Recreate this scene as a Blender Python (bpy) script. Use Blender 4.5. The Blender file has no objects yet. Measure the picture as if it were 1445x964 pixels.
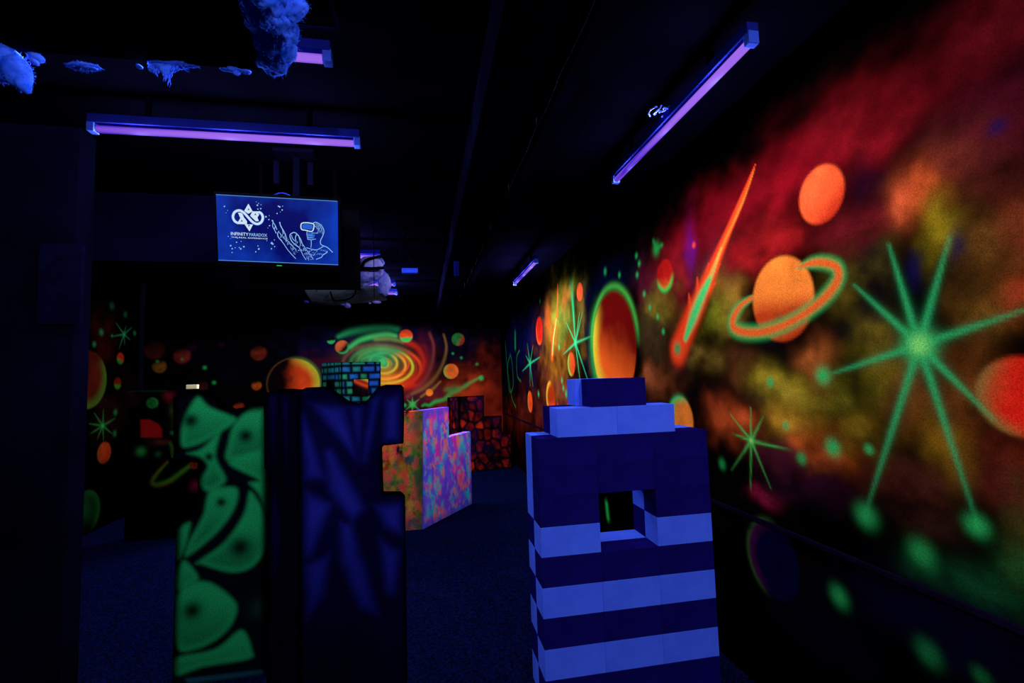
import bpy, bmesh, math, random
import numpy as np
from mathutils import Vector, Matrix
from mathutils.geometry import delaunay_2d_cdt

random.seed(7)
RNG = np.random.default_rng(11)
SC = bpy.context.scene
COL = SC.collection
EYE = 1.5

# ------------------------------------------------------------------ camera
F = 680.0
CX, CY = 722.5, 482.0
def _ray(x, y): return np.array([(x-CX)/F, -(y-CY)/F, -1.0])
_Y = _ray(597, 535); _Y /= np.linalg.norm(_Y)
_X = np.array([(4402-CX)/F, -(421-CY)/F, -1.0]); _X -= _X@_Y*_Y; _X /= np.linalg.norm(_X)
_Z = np.cross(_X, _Y)
CAMM = np.array([_X, _Y, _Z])
def wr(x, y): return CAMM @ _ray(x, y)
def at_z(x, y, z):
    r = wr(x, y); r = r*(z-EYE)/r[2]; return Vector((r[0], r[1], z))
def at_x(x, y, X):
    r = wr(x, y); r = r*X/r[0]; return Vector((X, r[1], r[2]+EYE))
def at_y(x, y, Y):
    r = wr(x, y); r = r*Y/r[1]; return Vector((r[0], Y, r[2]+EYE))
cam_data = bpy.data.cameras.new('camera'); cam = bpy.data.objects.new('camera', cam_data); COL.objects.link(cam)
cam_data.sensor_width = 36.0; cam_data.lens = 36.0*F/1445.0; cam_data.clip_start = 0.02
R = Matrix([list(r) for r in CAMM]).to_4x4(); R.translation = Vector((0, 0, EYE))
cam.matrix_world = R
SC.camera = cam

# ------------------------------------------------------------------ helpers
def lin(c):
    c = np.array(c, float)/255.0
    return np.where(c <= 0.04045, c/12.92, ((c+0.055)/1.055)**2.4)
def lin4(c):
    l = lin(c); return (float(l[0]), float(l[1]), float(l[2]), 1.0)

MATS = {}
def mat(name, rgb, rough=0.95, spec=0.0, noise=0.25, scale=12.0, bump=0.0, emit=None, estr=1.0, rgb2=None):
    """node material: noise mottled base colour; emit for things that give off light"""
    if name in MATS: return MATS[name]
    m = bpy.data.materials.new(name); m.use_nodes = True
    nt = m.node_tree; b = nt.nodes['Principled BSDF']
    b.inputs['Roughness'].default_value = rough
    b.inputs['Specular IOR Level'].default_value = spec
    tc = nt.nodes.new('ShaderNodeTexCoord'); nz = nt.nodes.new('ShaderNodeTexNoise')
    nz.inputs['Scale'].default_value = scale; nz.inputs['Detail'].default_value = 6
    nt.links.new(tc.outputs['Object'], nz.inputs['Vector'])
    rp = nt.nodes.new('ShaderNodeValToRGB')
    c = lin(rgb); c2 = lin(rgb2) if rgb2 is not None else c*(1+noise)
    c1 = c*(1-noise)
    rp.color_ramp.elements[0].position = 0.3; rp.color_ramp.elements[1].position = 0.7
    rp.color_ramp.elements[0].color = (*c1, 1); rp.color_ramp.elements[1].color = (*np.clip(c2, 0, 1), 1)
    nt.links.new(nz.outputs['Fac'], rp.inputs['Fac'])
    nt.links.new(rp.outputs['Color'], b.inputs['Base Color'])
    if bump > 0:
        bp = nt.nodes.new('ShaderNodeBump'); bp.inputs['Strength'].default_value = bump
        n2 = nt.nodes.new('ShaderNodeTexNoise'); n2.inputs['Scale'].default_value = scale*6
        nt.links.new(tc.outputs['Object'], n2.inputs['Vector'])
        nt.links.new(n2.outputs['Fac'], bp.inputs['Height']); nt.links.new(bp.outputs['Normal'], b.inputs['Normal'])
    if emit is not None:
        b.inputs['Emission Color'].default_value = lin4(emit); b.inputs['Emission Strength'].default_value = estr
    MATS[name] = m
    return m

def paint_mat(name, grain=0.35, gscale=260.0, gain=1.0):
    """airbrushed fluorescent paint: the colour attribute times a fine spray grain"""
    m = bpy.data.materials.new(name); m.use_nodes = True
    nt = m.node_tree; b = nt.nodes['Principled BSDF']
    b.inputs['Roughness'].default_value = 0.95; b.inputs['Specular IOR Level'].default_value = 0.0
    a = nt.nodes.new('ShaderNodeAttribute'); a.attribute_name = 'paint'
    tc = nt.nodes.new('ShaderNodeTexCoord'); nz = nt.nodes.new('ShaderNodeTexNoise')
    nz.inputs['Scale'].default_value = gscale; nz.inputs['Detail'].default_value = 2
    nt.links.new(tc.outputs['Object'], nz.inputs['Vector'])
    mr = nt.nodes.new('ShaderNodeMapRange'); mr.inputs['From Min'].default_value = 0.25; mr.inputs['From Max'].default_value = 0.75
    mr.inputs['To Min'].default_value = gain*(1-grain); mr.inputs['To Max'].default_value = gain*(1+grain)
    nt.links.new(nz.outputs['Fac'], mr.inputs['Value'])
    vm = nt.nodes.new('ShaderNodeVectorMath'); vm.operation = 'SCALE'
    nt.links.new(a.outputs['Color'], vm.inputs[0]); nt.links.new(mr.outputs['Result'], vm.inputs['Scale'])
    nt.links.new(vm.outputs['Vector'], b.inputs['Base Color'])
    MATS[name] = m
    return m

def tag(o, label=None, cat=None, group=None, kind=None):
    if label: o['label'] = label
    if cat: o['category'] = cat
    if group: o['group'] = group
    if kind: o['kind'] = kind
    return o
def empty(name, loc, label, cat, group=None):
    o = bpy.data.objects.new(name, None); COL.objects.link(o); o.location = loc
    o.empty_display_size = 0.05
    return tag(o, label, cat, group)
def link_mesh(name, me, m, parent=None, smooth=False):
    o = bpy.data.objects.new(name, me); COL.objects.link(o)
    if m is not None: me.materials.append(m)
    if smooth:
        me.polygons.foreach_set('use_smooth', [True]*len(me.polygons))
    if parent is not None:
        o.parent = parent
        if getattr(parent, 'type', '') == 'EMPTY' or True:
            o.matrix_parent_inverse = Matrix.Identity(4)
    return o
def from_bm(name, bm, m, parent=None, smooth=False, origin=None):
    """bm is in world coordinates; origin = world location of the object (or of its parent chain)"""
    if origin is not None:
        bmesh.ops.translate(bm, verts=bm.verts, vec=-Vector(origin))
    me = bpy.data.meshes.new(name); bm.to_mesh(me); bm.free()
    o = link_mesh(name, me, m, parent, smooth)
    if origin is not None and parent is None: o.location = origin
    return o
def add_box(bm, c, s, rot=None, bevel=0.0):
    r = bmesh.ops.create_cube(bm, size=1.0)
    vs = r['verts']
    M = Matrix.Translation(Vector(c)) @ (rot.to_4x4() if rot is not None else Matrix.Identity(4)) @ Matrix.Diagonal((*s, 1))
    bmesh.ops.transform(bm, matrix=M, verts=vs)
    if bevel > 0:
        es = list({e for v in vs for e in v.link_edges})
        bmesh.ops.bevel(bm, geom=es, offset=bevel, segments=2, affect='EDGES', profile=0.6)
def add_tube(bm, pts, r, seg=10, caps=True):
    pts = [Vector(p) for p in pts]; rings = []
    if not hasattr(r, '__len__'): r = [r]*len(pts)
    for i, p in enumerate(pts):
        d = (pts[min(i+1, len(pts)-1)]-pts[max(i-1, 0)]).normalized()
        u = d.cross(Vector((0, 0, 1)))
        if u.length < 1e-3: u = d.cross(Vector((1, 0, 0)))
        u.normalize(); v = d.cross(u)
        rings.append([bm.verts.new(p+(u*math.cos(2*math.pi*k/seg)+v*math.sin(2*math.pi*k/seg))*r[i]) for k in range(seg)])
    for a, b in zip(rings, rings[1:]):
        for k in range(seg): bm.faces.new((a[k], a[(k+1) % seg], b[(k+1) % seg], b[k]))
    if caps: bm.faces.new(rings[0][::-1]); bm.faces.new(rings[-1])
def box_obj(name, lo, hi, m, parent=None, kind='structure', bevel=0):
    bm = bmesh.new(); lo = Vector(lo); hi = Vector(hi)
    add_box(bm, (lo+hi)/2, hi-lo, bevel=bevel)
    o = from_bm(name, bm, m, parent, origin=((lo+hi)/2 if parent is None else None))
    if kind and parent is None: o['kind'] = kind
    return o

def smooth(pts, k=6, closed=False):
    n = len(pts); o = []
    rng_ = range(n if closed else n-1)
    for i in rng_:
        g = lambda j: np.array(pts[j % n] if closed else pts[min(max(j, 0), n-1)], float)
        p0, p1, p2, p3 = g(i-1), g(i), g(i+1), g(i+2)
        for a in range(k):
            t = a/k; o.append(tuple(.5*((2*p1)+(-p0+p2)*t+(2*p0-5*p1+4*p2-p3)*t*t+(-p0+3*p1-3*p2+p3)*t**3)))
    if not closed: o.append(tuple(pts[-1]))
    return o

# ---------------------------------------------------------- numpy painting
def vnoise(u, v, s, seed):
    rg = np.random.default_rng(seed); T = rg.random((128, 128))
    x = u*s+37.1; y = v*s+91.7
    i = np.floor(x).astype(int); j = np.floor(y).astype(int); a = x-i; b = y-j
    a = a*a*(3-2*a); b = b*b*(3-2*b)
    g = lambda p, q: T[p % 128, q % 128]
    return (g(i, j)*(1-a)+g(i+1, j)*a)*(1-b)+(g(i, j+1)*(1-a)+g(i+1, j+1)*a)*b
def fbm(u, v, s, seed, oct=5):
    t = 0; w = 1; n = 0
    for k in range(oct):
        t = t+w*vnoise(u, v, s*2**k, seed+k); n += w; w *= 0.55
    return t/n
def sstep(a, b, x):
    t = np.clip((x-a)/(b-a), 0, 1); return t*t*(3-2*t)
def seg_dist(u, v, p, q):
    px, py = p; dx, dy = q[0]-px, q[1]-py; L = dx*dx+dy*dy+1e-12
    t = np.clip(((u-px)*dx+(v-py)*dy)/L, 0, 1)
    return np.hypot(u-px-t*dx, v-py-t*dy), t

class Painter:
    """paints colours on points of a plane, (u, v) in metres on that plane"""
    def __init__(s, u, v, conv):
        s.u, s.v, s.conv = u, v, conv
        s.c = np.zeros((len(u), 3))+0.0006
        s.wu = (fbm(u, v, 6, 501, 3)-.5); s.wv = (fbm(u, v, 6, 601, 3)-.5)
    def P(s, x, y): return s.conv(x, y)
    def ext(s, x, y, rx, ry):
        a = s.P(x-rx, y); b = s.P(x+rx, y); c = s.P(x, y-ry); d = s.P(x, y+ry)
        return abs(b[0]-a[0])/2, abs(d[1]-c[1])/2
    def mix(s, m, col, amp=1.0):
        m = (m*amp)[:, None]; s.c = s.c*(1-m)+np.asarray(col)[None, :]*m if np.ndim(col) == 1 else s.c*(1-m)+col*m
    def add(s, m, col): s.c = s.c+m[:, None]*np.asarray(col)[None, :]
    def blob(s, x, y, rx, ry, rgb, amp=1.0, warp=1.0, seed=1, tex=0.6):
        cu, cv = s.P(x, y); eu, ev = s.ext(x, y, rx, ry)
        d = ((s.u-cu+s.wu*eu*warp*1.6)/eu)**2+((s.v-cv+s.wv*ev*warp*1.6)/ev)**2
        m = np.exp(-d*1.3)
        if tex > 0:
            n = fbm(s.u/eu, s.v/ev, 1.7, seed*13+5, 4)
            m = m*np.clip(1+tex*2.6*(n-.5), 0, 1.6)
        s.mix(np.clip(m, 0, 1), lin(rgb), amp)
    def disc(s, x, y, ry, rgb, dark=None, ddir=(0, 1), drange=(-.2, 1.0), rim=None, rimdir=None, glow=None, glowr=1.25, asp=1.0, soft=0.08, amp=1.0, tex=0.25):
        cu, cv = s.P(x, y); _, r = s.ext(x, y, 2, ry)
        U = (s.u-cu)/(r*asp); V = (s.v-cv)/r; d = np.hypot(U, V)
        if glow is not None:
            g = np.exp(-((np.maximum(d-1, 0))/(glowr-1))**2)
            if rimdir is not None:
                l = math.hypot(*rimdir); g = g*sstep(-.2, .8, (U*rimdir[0]+V*rimdir[1])/l)
            s.mix(g*(d > .8), lin(glow), amp*.8)
        n = fbm(s.u/r, s.v/r, 2.2, int(x)*7+int(y), 4)
        base = lin(rgb)[None, :]*(1+tex*(n[:, None]-.5)*2.5)
        if dark is not None:
            l = math.hypot(*ddir); t = sstep(drange[0], drange[1], (U*ddir[0]+V*ddir[1])/l+.5*(n-.5))
            base = base*(1-t[:, None])+lin(dark)[None, :]*t[:, None]
        if rim is not None:
            l = math.hypot(*rimdir); t = sstep(.55, 1.0, d)*sstep(-.1, .7, (U*rimdir[0]+V*rimdir[1])/l)
            base = base*(1-t[:, None])+lin(rim)[None, :]*t[:, None]
        s.mix(1-sstep(1-soft, 1+soft, d), np.clip(base, 0, 1), amp)
    def stroke(s, pts, w, rgb, amp=1.0, soft=0.6, power=2.0):
        """pts [(x,y)...], w [px widths along the line, vertical px]"""
        if not hasattr(w, '__len__'): w = [w]*len(pts)
        if len(pts) > 3:
            w = [t[0] for t in smooth([(a, 0) for a in w], 4)]; pts = smooth([tuple(map(float, p)) for p in pts], 4)
        w = [max(float(a), .3) for a in w]
        P = [s.P(*p) for p in pts]
        W = [s.ext(p[0], p[1], 2, ww)[1] for p, ww in zip(pts, w)]
        m = np.zeros(len(s.u))
        for i in range(len(P)-1):
            d, t = seg_dist(s.u, s.v, P[i], P[i+1]); ww = W[i]*(1-t)+W[i+1]*t
            m = np.maximum(m, np.exp(-(d/np.maximum(ww, 1e-4))**power))
        s.mix(m, lin(rgb), amp)
        return m
    def star(s, x, y, ends, w, rgb, core=None, amp=1.0):
        a = s.P(x, y)
        for e in ends:
            b = s.P(*e); d, t = seg_dist(s.u, s.v, a, b); ww = s.ext(x, y, 2, w)[1]
            k = 1-.55*t**2
            s.mix(np.exp(-(d/(ww*(1.25-.7*t)))**2)*k*(1-.3*t), lin(tuple(int(q_*.6) for q_ in rgb)), amp*.5)
            s.mix(np.exp(-(d/(ww*(.62-.36*t)))**2)*k, lin(rgb), amp*.92)
        s.dot(x, y, w*2.2, rgb, amp)
        if core: s.dot(x, y, w*1.2, core, amp)
    def dot(s, x, y, ry, rgb, amp=1.0, asp=1.0):
        cu, cv = s.P(x, y); _, r = s.ext(x, y, 2, ry)
        d = np.hypot((s.u-cu)/(r*asp), (s.v-cv)/r); s.mix(np.exp(-d**2.4), lin(rgb), amp)
    def poly(s, pts, rgb, soft=0.015, amp=1.0, grad=None):
        P = [s.P(*p) for p in pts]; n = len(P); inside = np.zeros(len(s.u), bool); dm = np.full(len(s.u), 9.0)
        for i in range(n):
            a, b = P[i], P[(i+1) % n]
            d, _ = seg_dist(s.u, s.v, a, b); dm = np.minimum(dm, d)
            c = (a[1] > s.v) != (b[1] > s.v)
            xx = (b[0]-a[0])*(s.v-a[1])/((b[1]-a[1]) if abs(b[1]-a[1]) > 1e-9 else 1e-9)+a[0]
            inside ^= c & (s.u < xx)
        sd = np.where(inside, dm, -dm)
        s.mix(sstep(-soft*.3, soft, sd), lin(rgb), amp)
        return sd

def set_paint(me, rgb):
    at = me.color_attributes.new('paint', 'FLOAT_COLOR', 'POINT')
    a = np.ones((len(me.vertices), 4), np.float32); a[:, :3] = np.clip(rgb, 0, 1)
    at.data.foreach_set('color', a.ravel())

def grid_wall(name, axis, pos, lo, hi, step, thick, flip, conv, painter, m):
    """a wall with a finely divided, painted face; axis 'x': face in the plane x=pos"""
    nu = int(round((hi[0]-lo[0])/step))+1; nv = int(round((hi[1]-lo[1])/step))+1
    us = np.linspace(lo[0], hi[0], nu); vs = np.linspace(lo[1], hi[1], nv)
    U, V = np.meshgrid(us, vs, indexing='ij'); U = U.ravel(); V = V.ravel(); N = len(U)
    co = np.zeros((N+4, 3), np.float32)
    if axis == 'x': co[:N, 0] = pos; co[:N, 1] = U
    else: co[:N, 0] = U; co[:N, 1] = pos
    co[:N, 2] = V
    ids = np.arange(N).reshape(nu, nv)
    q = np.stack([ids[:-1, :-1], ids[1:, :-1], ids[1:, 1:], ids[:-1, 1:]], -1).reshape(-1, 4)
    if flip: q = q[:, ::-1]
    # the back of the wall
    bp = pos+thick
    for k, (a, b) in enumerate([(lo[0], lo[1]), (hi[0], lo[1]), (hi[0], hi[1]), (lo[0], hi[1])]):
        co[N+k] = (bp, a, b) if axis == 'x' else (a, bp, b)
    c = [ids[0, 0], ids[-1, 0], ids[-1, -1], ids[0, -1]]
    ex = [[N, N+1, N+2, N+3], [c[0], c[1], N+1, N], [c[1], c[2], N+2, N+1], [c[2], c[3], N+3, N+2], [c[3], c[0], N, N+3]]
    q = np.concatenate([q, np.array(ex)])
    me = bpy.data.meshes.new(name); me.vertices.add(N+4); me.vertices.foreach_set('co', co.ravel())
    me.loops.add(len(q)*4); me.loops.foreach_set('vertex_index', q.ravel().astype(np.int32))
    me.polygons.add(len(q)); me.polygons.foreach_set('loop_start', np.arange(0, len(q)*4, 4, dtype=np.int32))
    me.update(calc_edges=True)
    p = Painter(U, V, conv); painter(p)
    rgb = np.zeros((N+4, 3)); rgb[:N] = p.c; set_paint(me, rgb)
    o = link_mesh(name, me, m); o['kind'] = 'structure'
    return o

# ------------------------------------------------------------- room constants
XR, YB, XL, YLF, XLB = 1.54, 9.5, -3.45, 6.7, -5.6
ZC = 2.82
PAINT = paint_mat('fluorescent_mural_paint')

GRN, GRD = (60, 200, 105), (25, 130, 65)

def paint_right(p):
    n = fbm(p.u, p.v, 2.5, 3, 6); n2 = fbm(p.u, p.v, 7, 17, 5)
    B = p.blob
    # nebula, from the far end to the near end
    B(735, 480, 25, 60, (4, 10, 60), .8, seed=1); B(752, 440, 16, 30, (5, 8, 40), .8, seed=2)
    B(742, 590, 20, 40, (90, 25, 15), .8, seed=3); B(722, 610, 14, 30, (110, 25, 12), .8, seed=4)
    B(770, 520, 16, 60, (110, 45, 18), .8, seed=5); B(765, 585, 14, 30, (95, 30, 25), .7, seed=6)
    B(784, 440, 16, 55, (105, 78, 18), .8, seed=7, tex=.35); B(781, 470, 14, 60, (115, 82, 22), .75, seed=8, tex=.35)
    B(797, 430, 15, 50, (120, 125, 30), .9, seed=9, tex=.3); B(790, 500, 22, 30, (160, 100, 25), .9, seed=10, tex=.3)
    B(796, 455, 12, 28, (90, 130, 45), .7, seed=11); B(773, 450, 6, 24, (170, 70, 20), .8, seed=12, tex=.2)
    B(798, 425, 6, 22, (200, 90, 40), .7, seed=13, tex=.2); B(792, 545, 14, 34, (120, 60, 25), .8, seed=14)
    B(808, 570, 18, 26, (70, 25, 50), .7, seed=15); B(832, 500, 10, 50, (15, 8, 60), .5, seed=16)
    B(850, 400, 35, 25, (5, 8, 45), .7, seed=17); B(820, 450, 6, 40, (110, 90, 30), .6, seed=18)
    B(903, 380, 18, 20, (10, 30, 40), .5, seed=19)
    # red veil high up
    B(915, 410, 22, 45, (70, 10, 30), .8, seed=20); B(960, 390, 36, 60, (105, 14, 22), .9, seed=21)
    B(985, 320, 40, 45, (110, 6, 18), .9, seed=22); B(1060, 290, 60, 55, (115, 8, 18), .95, seed=23)
    B(960, 330, 20, 40, (100, 6, 16), .6, seed=24)
    B(1130, 220, 75, 60, (102, 6, 16), .9, seed=25); B(1235, 170, 85, 60, (112, 12, 20), .95, seed=26)
    B(1330, 90, 100, 75, (92, 12, 20), .9, seed=27); B(1430, 160, 95, 80, (70, 10, 25), .85, seed=28)
    B(1100, 350, 60, 35, (130, 18, 20), .8, seed=29); B(1010, 400, 22, 50, (95, 30, 50), .6, seed=30)
    B(975, 350, 8, 45, (55, 8, 95), .6, seed=301)
    B(1195, 330, 45, 30, (100, 18, 25), .8, seed=31); B(1370, 240, 80, 60, (85, 30, 22), .9, seed=32)
    B(1225, 260, 26, 40, (30, 4, 20), .7, seed=33)
    # yellow, orange and brown clouds
    B(1290, 290, 40, 40, (175, 70, 30), .85, seed=34, tex=.4); B(1318, 335, 28, 36, (165, 140, 25), .9, seed=35, tex=.35)
    B(1385, 345, 48, 45, (110, 70, 25), .85, seed=36); B(1435, 320, 40, 50, (120, 50, 25), .8, seed=37)
    B(1265, 300, 18, 40, (190, 80, 40), .6, seed=38, tex=.3)
    B(1200, 400, 40, 40, (130, 110, 30), .6, seed=39); B(1235, 420, 30, 40, (14, 8, 14), .9, seed=40)
    B(1020, 420, 26, 40, (130, 90, 25), .75, seed=41, tex=.4); B(930, 440, 20, 30, (120, 110, 25), .7, seed=42)
    B(1010, 450, 20, 26, (120, 125, 25), .8, seed=43); B(925, 480, 24, 50, (50, 35, 20), .8, seed=44)
    B(990, 505, 26, 22, (120, 95, 35), .85, seed=45); B(935, 540, 30, 26, (120, 60, 30), .8, seed=46)
    B(1035, 520, 30, 28, (80, 40, 20), .8, seed=47); B(960, 520, 14, 20, (40, 20, 30), .5, seed=48)
    B(1085, 535, 34, 22, (150, 130, 30), .9, seed=49, tex=.4); B(1155, 510, 22, 34, (200, 105, 45), .95, seed=50, tex=.3)
    B(1125, 560, 42, 24, (140, 120, 30), .85, seed=51); B(1180, 545, 30, 30, (150, 140, 35), .8, seed=52, tex=.4)
    B(1025, 595, 30, 28, (200, 80, 35), .9, seed=53, tex=.3); B(1115, 595, 32, 24, (165, 120, 30), .95, seed=54, tex=.35)
    B(1165, 640, 50, 34, (190, 85, 28), .95, seed=55, tex=.35); B(1100, 640, 40, 24, (60, 15, 30), .7, seed=56)
    B(1215, 610, 40, 34, (150, 120, 28), .85, seed=57); B(1230, 480, 34, 40, (120, 100, 28), .75, seed=58)
    B(1235, 540, 50, 40, (140, 125, 30), .8, seed=59, tex=.4); B(1280, 570, 50, 50, (130, 75, 30), .85, seed=60)
    B(1350, 570, 60, 60, (130, 70, 25), .85, seed=61); B(1330, 640, 34, 50, (165, 120, 25), .9, seed=62, tex=.4)
    B(1385, 450, 50, 50, (120, 80, 25), .8, seed=63); B(1430, 420, 34, 40, (150, 50, 25), .7, seed=64)
    B(1270, 680, 50, 34, (100, 45, 35), .75, seed=65); B(1420, 650, 60, 40, (130, 45, 25), .8, seed=66)
    B(1400, 690, 60, 30, (110, 30, 30), .7, seed=67); B(1150, 690, 60, 26, (60, 15, 45), .7, seed=68)
    B(1440, 760, 40, 60, (85, 75, 30), .6, seed=69); B(1300, 740, 40, 24, (70, 40, 25), .5, seed=70)
    B(1080, 700, 20, 14, (150, 25, 60), .7, seed=71); B(1285, 800, 30, 20, (20, 70, 40), .6, seed=72)
    B(1375, 825, 70, 30, (25, 95, 50), .65, seed=73); B(1430, 800, 40, 30, (40, 100, 45), .6, seed=74)
    B(1290, 385, 12, 22, (20, 14, 70), .6, seed=741); B(1348, 350, 12, 22, (20, 14, 70), .6, seed=742)
    # dark gaps and cloudy structure
    B(1085, 480, 34, 18, (10, 6, 10), .85, seed=75); B(985, 560, 30, 20, (12, 8, 12), .75, seed=76)
    B(1190, 470, 30, 24, (10, 8, 14), .85, seed=77); B(1215, 370, 24, 30, (12, 10, 20), .7, seed=78)
    B(1060, 560, 22, 16, (20, 8, 12), .7, seed=79)
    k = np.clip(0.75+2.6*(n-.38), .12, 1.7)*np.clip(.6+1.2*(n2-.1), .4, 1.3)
    p.c *= (k*(1-.28*sstep(3.6, 4.6, p.u)))[:, None]  # cloud colour also dimmed at the far end to offset the strong lamp there
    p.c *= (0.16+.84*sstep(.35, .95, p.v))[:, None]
    B(1330, 890, 120, 60, (12, 6, 44), .6, seed=901); B(1150, 860, 80, 60, (12, 4, 26), .6, seed=902)
    p.stroke([(856, 712), (857, 722), (858, 730)], 5, (30, 170, 70), .9)
    # planets at the far end
    p.disc(761, 467, 20, (190, 30, 18), rim=(230, 80, 30), rimdir=(1, -1))
    p.disc(818, 412, 13, (240, 85, 40)); p.disc(806, 514, 17, (200, 70, 30), dark=(130, 120, 40), ddir=(1, 0), drange=(0, .8), rim=(120, 190, 60), rimdir=(1, -.3))
    p.disc(777, 562, 24, (215, 70, 20), dark=(150, 45, 14), ddir=(0, 0.6), drange=(-.6, .1), rim=(225, 180, 40), rimdir=(1, .4))
    p.disc(748, 567, 15, (215, 70, 25), rim=(210, 130, 40), rimdir=(1, 0))
    p.stroke([(779, 505), (780, 480), (786, 440), (787, 402)], [5, 4, 3, 1.2], (240, 85, 30)); p.stroke([(779.5, 500), (781, 478), (785, 450)], [2, 1.8, .8], (80, 210, 100))
    # rings, swirls
    for c_ in ([(713, 482), (716, 520), (722, 560), (728, 575)], [(720, 500), (716, 520), (719, 552), (724, 545), (723, 515), (720, 500)], [(733, 495), (729, 505), (730, 530), (735, 538)]):
        p.stroke(c_, 1.5, (40, 150, 70), .4)
    p.stroke([(738, 420), (742, 436), (745, 420)], 1.5, (20, 90, 80), .5)
    p.stroke([(727, 470), (727, 490)], 4, (30, 150, 80), .7)
    p.star(748, 513, [(737, 524), (762, 504), (748, 545), (744, 485), (752, 488), (752, 545), (742, 502)], 2.0, (40, 190, 120))
    p.star(812, 484, [(833, 547), (820, 550), (795, 500), (836, 474), (799, 455), (806, 395), (818, 440), (822, 440)], 2.6, (45, 195, 115), (90, 230, 150))
    p.stroke([(806, 400), (809, 440), (812, 484)], [8, 5, 2], (50, 170, 90), .55)
    # the great planet
    p.disc(864, 488, 78, (238, 96, 28), dark=(100, 9, 8), ddir=(-.35, 1), drange=(-.7, .45), rim=(215, 190, 45), rimdir=(1, -.55), glow=(50, 165, 70), glowr=1.18, soft=.03)
    cu, cv = p.P(864, 488); _, r = p.ext(864, 488, 2, 78)
    U = (p.u-cu)/r; V = (p.v-cv)/r; d = np.hypot(U, V); ring = np.exp(-((d-1.08)/.065)**2)*sstep(-.15, .35, V)
    p.mix(ring, lin((70, 170, 60)), .85)
    for x, y, r_ in ((854, 383, 5), (899, 388, 4), (874, 388, 4), (902, 372, 4), (898, 361, 4), (909, 415, 4), (917, 434, 4), (928, 447, 4), (936, 468, 4), (789, 490, 4), (762, 425, 3), (793, 537, 4), (799, 556, 5), (795, 548, 4), (760, 556, 4)):
        p.dot(x, y, r_, (40, 180, 90), .9)
    p.dot(787, 572, 4, (220, 30, 30)); p.dot(801, 574, 4, (230, 40, 35)); p.dot(979, 346, 4, (240, 60, 35)); p.dot(926, 351, 9, (35, 170, 70), .9)
    p.stroke([(922, 340), (926, 351), (934, 346)], 3, (35, 160, 70), .8)
    p.disc(938, 389, 23, (165, 22, 18), dark=(205, 70, 25), ddir=(0, -1), drange=(.1, .7), rim=(60, 190, 70), rimdir=(0, -1), glow=(40, 150, 60), glowr=1.12)
    p.disc(960, 592, 33, (230, 125, 40), dark=(110, 160, 60), ddir=(1, .4), drange=(.1, .9), rim=(70, 190, 90), rimdir=(.8, .8), glow=(40, 110, 60), glowr=1.12)
    # comet
    pts = [(957, 495), (970, 462), (985, 428), (1003, 385), (1024, 335), (1045, 285), (1066, 232)]
    p.stroke(pts, [21, 20, 18, 13, 8, 5, 1.2], (238, 62, 24), 1.0, power=4)
    for a, b in (((995, 400), (1000, 372)), ((985, 420), (984, 392)), ((1003, 395), (1016, 372)), ((975, 440), (972, 415)), ((1000, 410), (1010, 398))):
        p.stroke([a, b], [7, 1.5], (235, 70, 26), .9)
    p.stroke([(967, 478), (978, 448), (990, 418), (1003, 390), (1018, 350)], [5, 10, 9, 5, 2], (60, 200, 100), 1.0, power=3)
    p.stroke([(1003, 388), (1022, 342), (1048, 285), (1064, 240)], [4, 3, 2, 1], (245, 130, 45), .8)
    p.dot(957, 493, 15, (240, 66, 26)); p.dot(956, 492, 9, (40, 140, 70)); p.dot(956, 492, 4.5, (80, 150, 80))
    # round orange moon and ringed planet
    p.disc(1158, 275, 41, (240, 86, 40), dark=(195, 50, 26), ddir=(-.3, -.4), drange=(.1, .9), asp=.95)
    p.disc(1102, 422, 60, (250, 132, 46), dark=(190, 60, 22), ddir=(.15, -1.), drange=(-.25, .5), asp=.98, soft=.05)
    p.blob(1103, 445, 13, 11, (150, 42, 18), .8, seed=333, tex=.2); p.blob(1120, 435, 14, 8, (170, 50, 20), .6, seed=334, tex=.2); p.dot(1098, 452, 7, (90, 110, 50), .4)
    rl = [(1062, 420), (1046, 431), (1036, 446), (1034, 460), (1046, 468), (1072, 469), (1104, 460), (1138, 441), (1166, 418), (1182, 395), (1181, 378), (1165, 371), (1146, 371), (1128, 377)]
    p.stroke(rl, [4, 8, 11, 12, 12, 12, 12, 12, 13, 13, 12, 11, 9, 4], (50, 165, 75), .95, power=4)
    p.stroke(rl, [3, 4, 6, 6, 6, 6, 6, 6, 7, 7, 6, 6, 5, 2], (236, 96, 34), 1.0, power=3)
    p.disc(1440, 560, 56, (225, 34, 20), dark=(190, 70, 30), ddir=(1, .3), drange=(.1, .9), rim=(150, 110, 50), rimdir=(1, -.2), asp=1.0, soft=.1)
    # dark planet under the rail
    p.disc(1090, 790, 52, (5, 5, 46), rim=(80, 16, 70), rimdir=(1, .2), glow=(60, 120, 40), glowr=1.1, asp=.95)
    # the large star and the small ones
    S = (45, 175, 95)
    p.star(1297, 487, [(1222, 722), (1378, 735), (1172, 528), (1445, 438), (1254, 345), (1340, 335), (1205, 402), (1402, 592)], 9.5, S, (120, 225, 115))
    p.dot(1297, 487, 22, (60, 190, 95), .8); p.dot(1297, 487, 13, (135, 230, 110), .9)
    p.star(1060, 622, [(1059, 692), (1059, 575), (1030, 584), (1117, 636), (1032, 664), (1088, 690), (1077, 588), (1034, 612)], 3.2, (80, 190, 80), (150, 235, 120))
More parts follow.
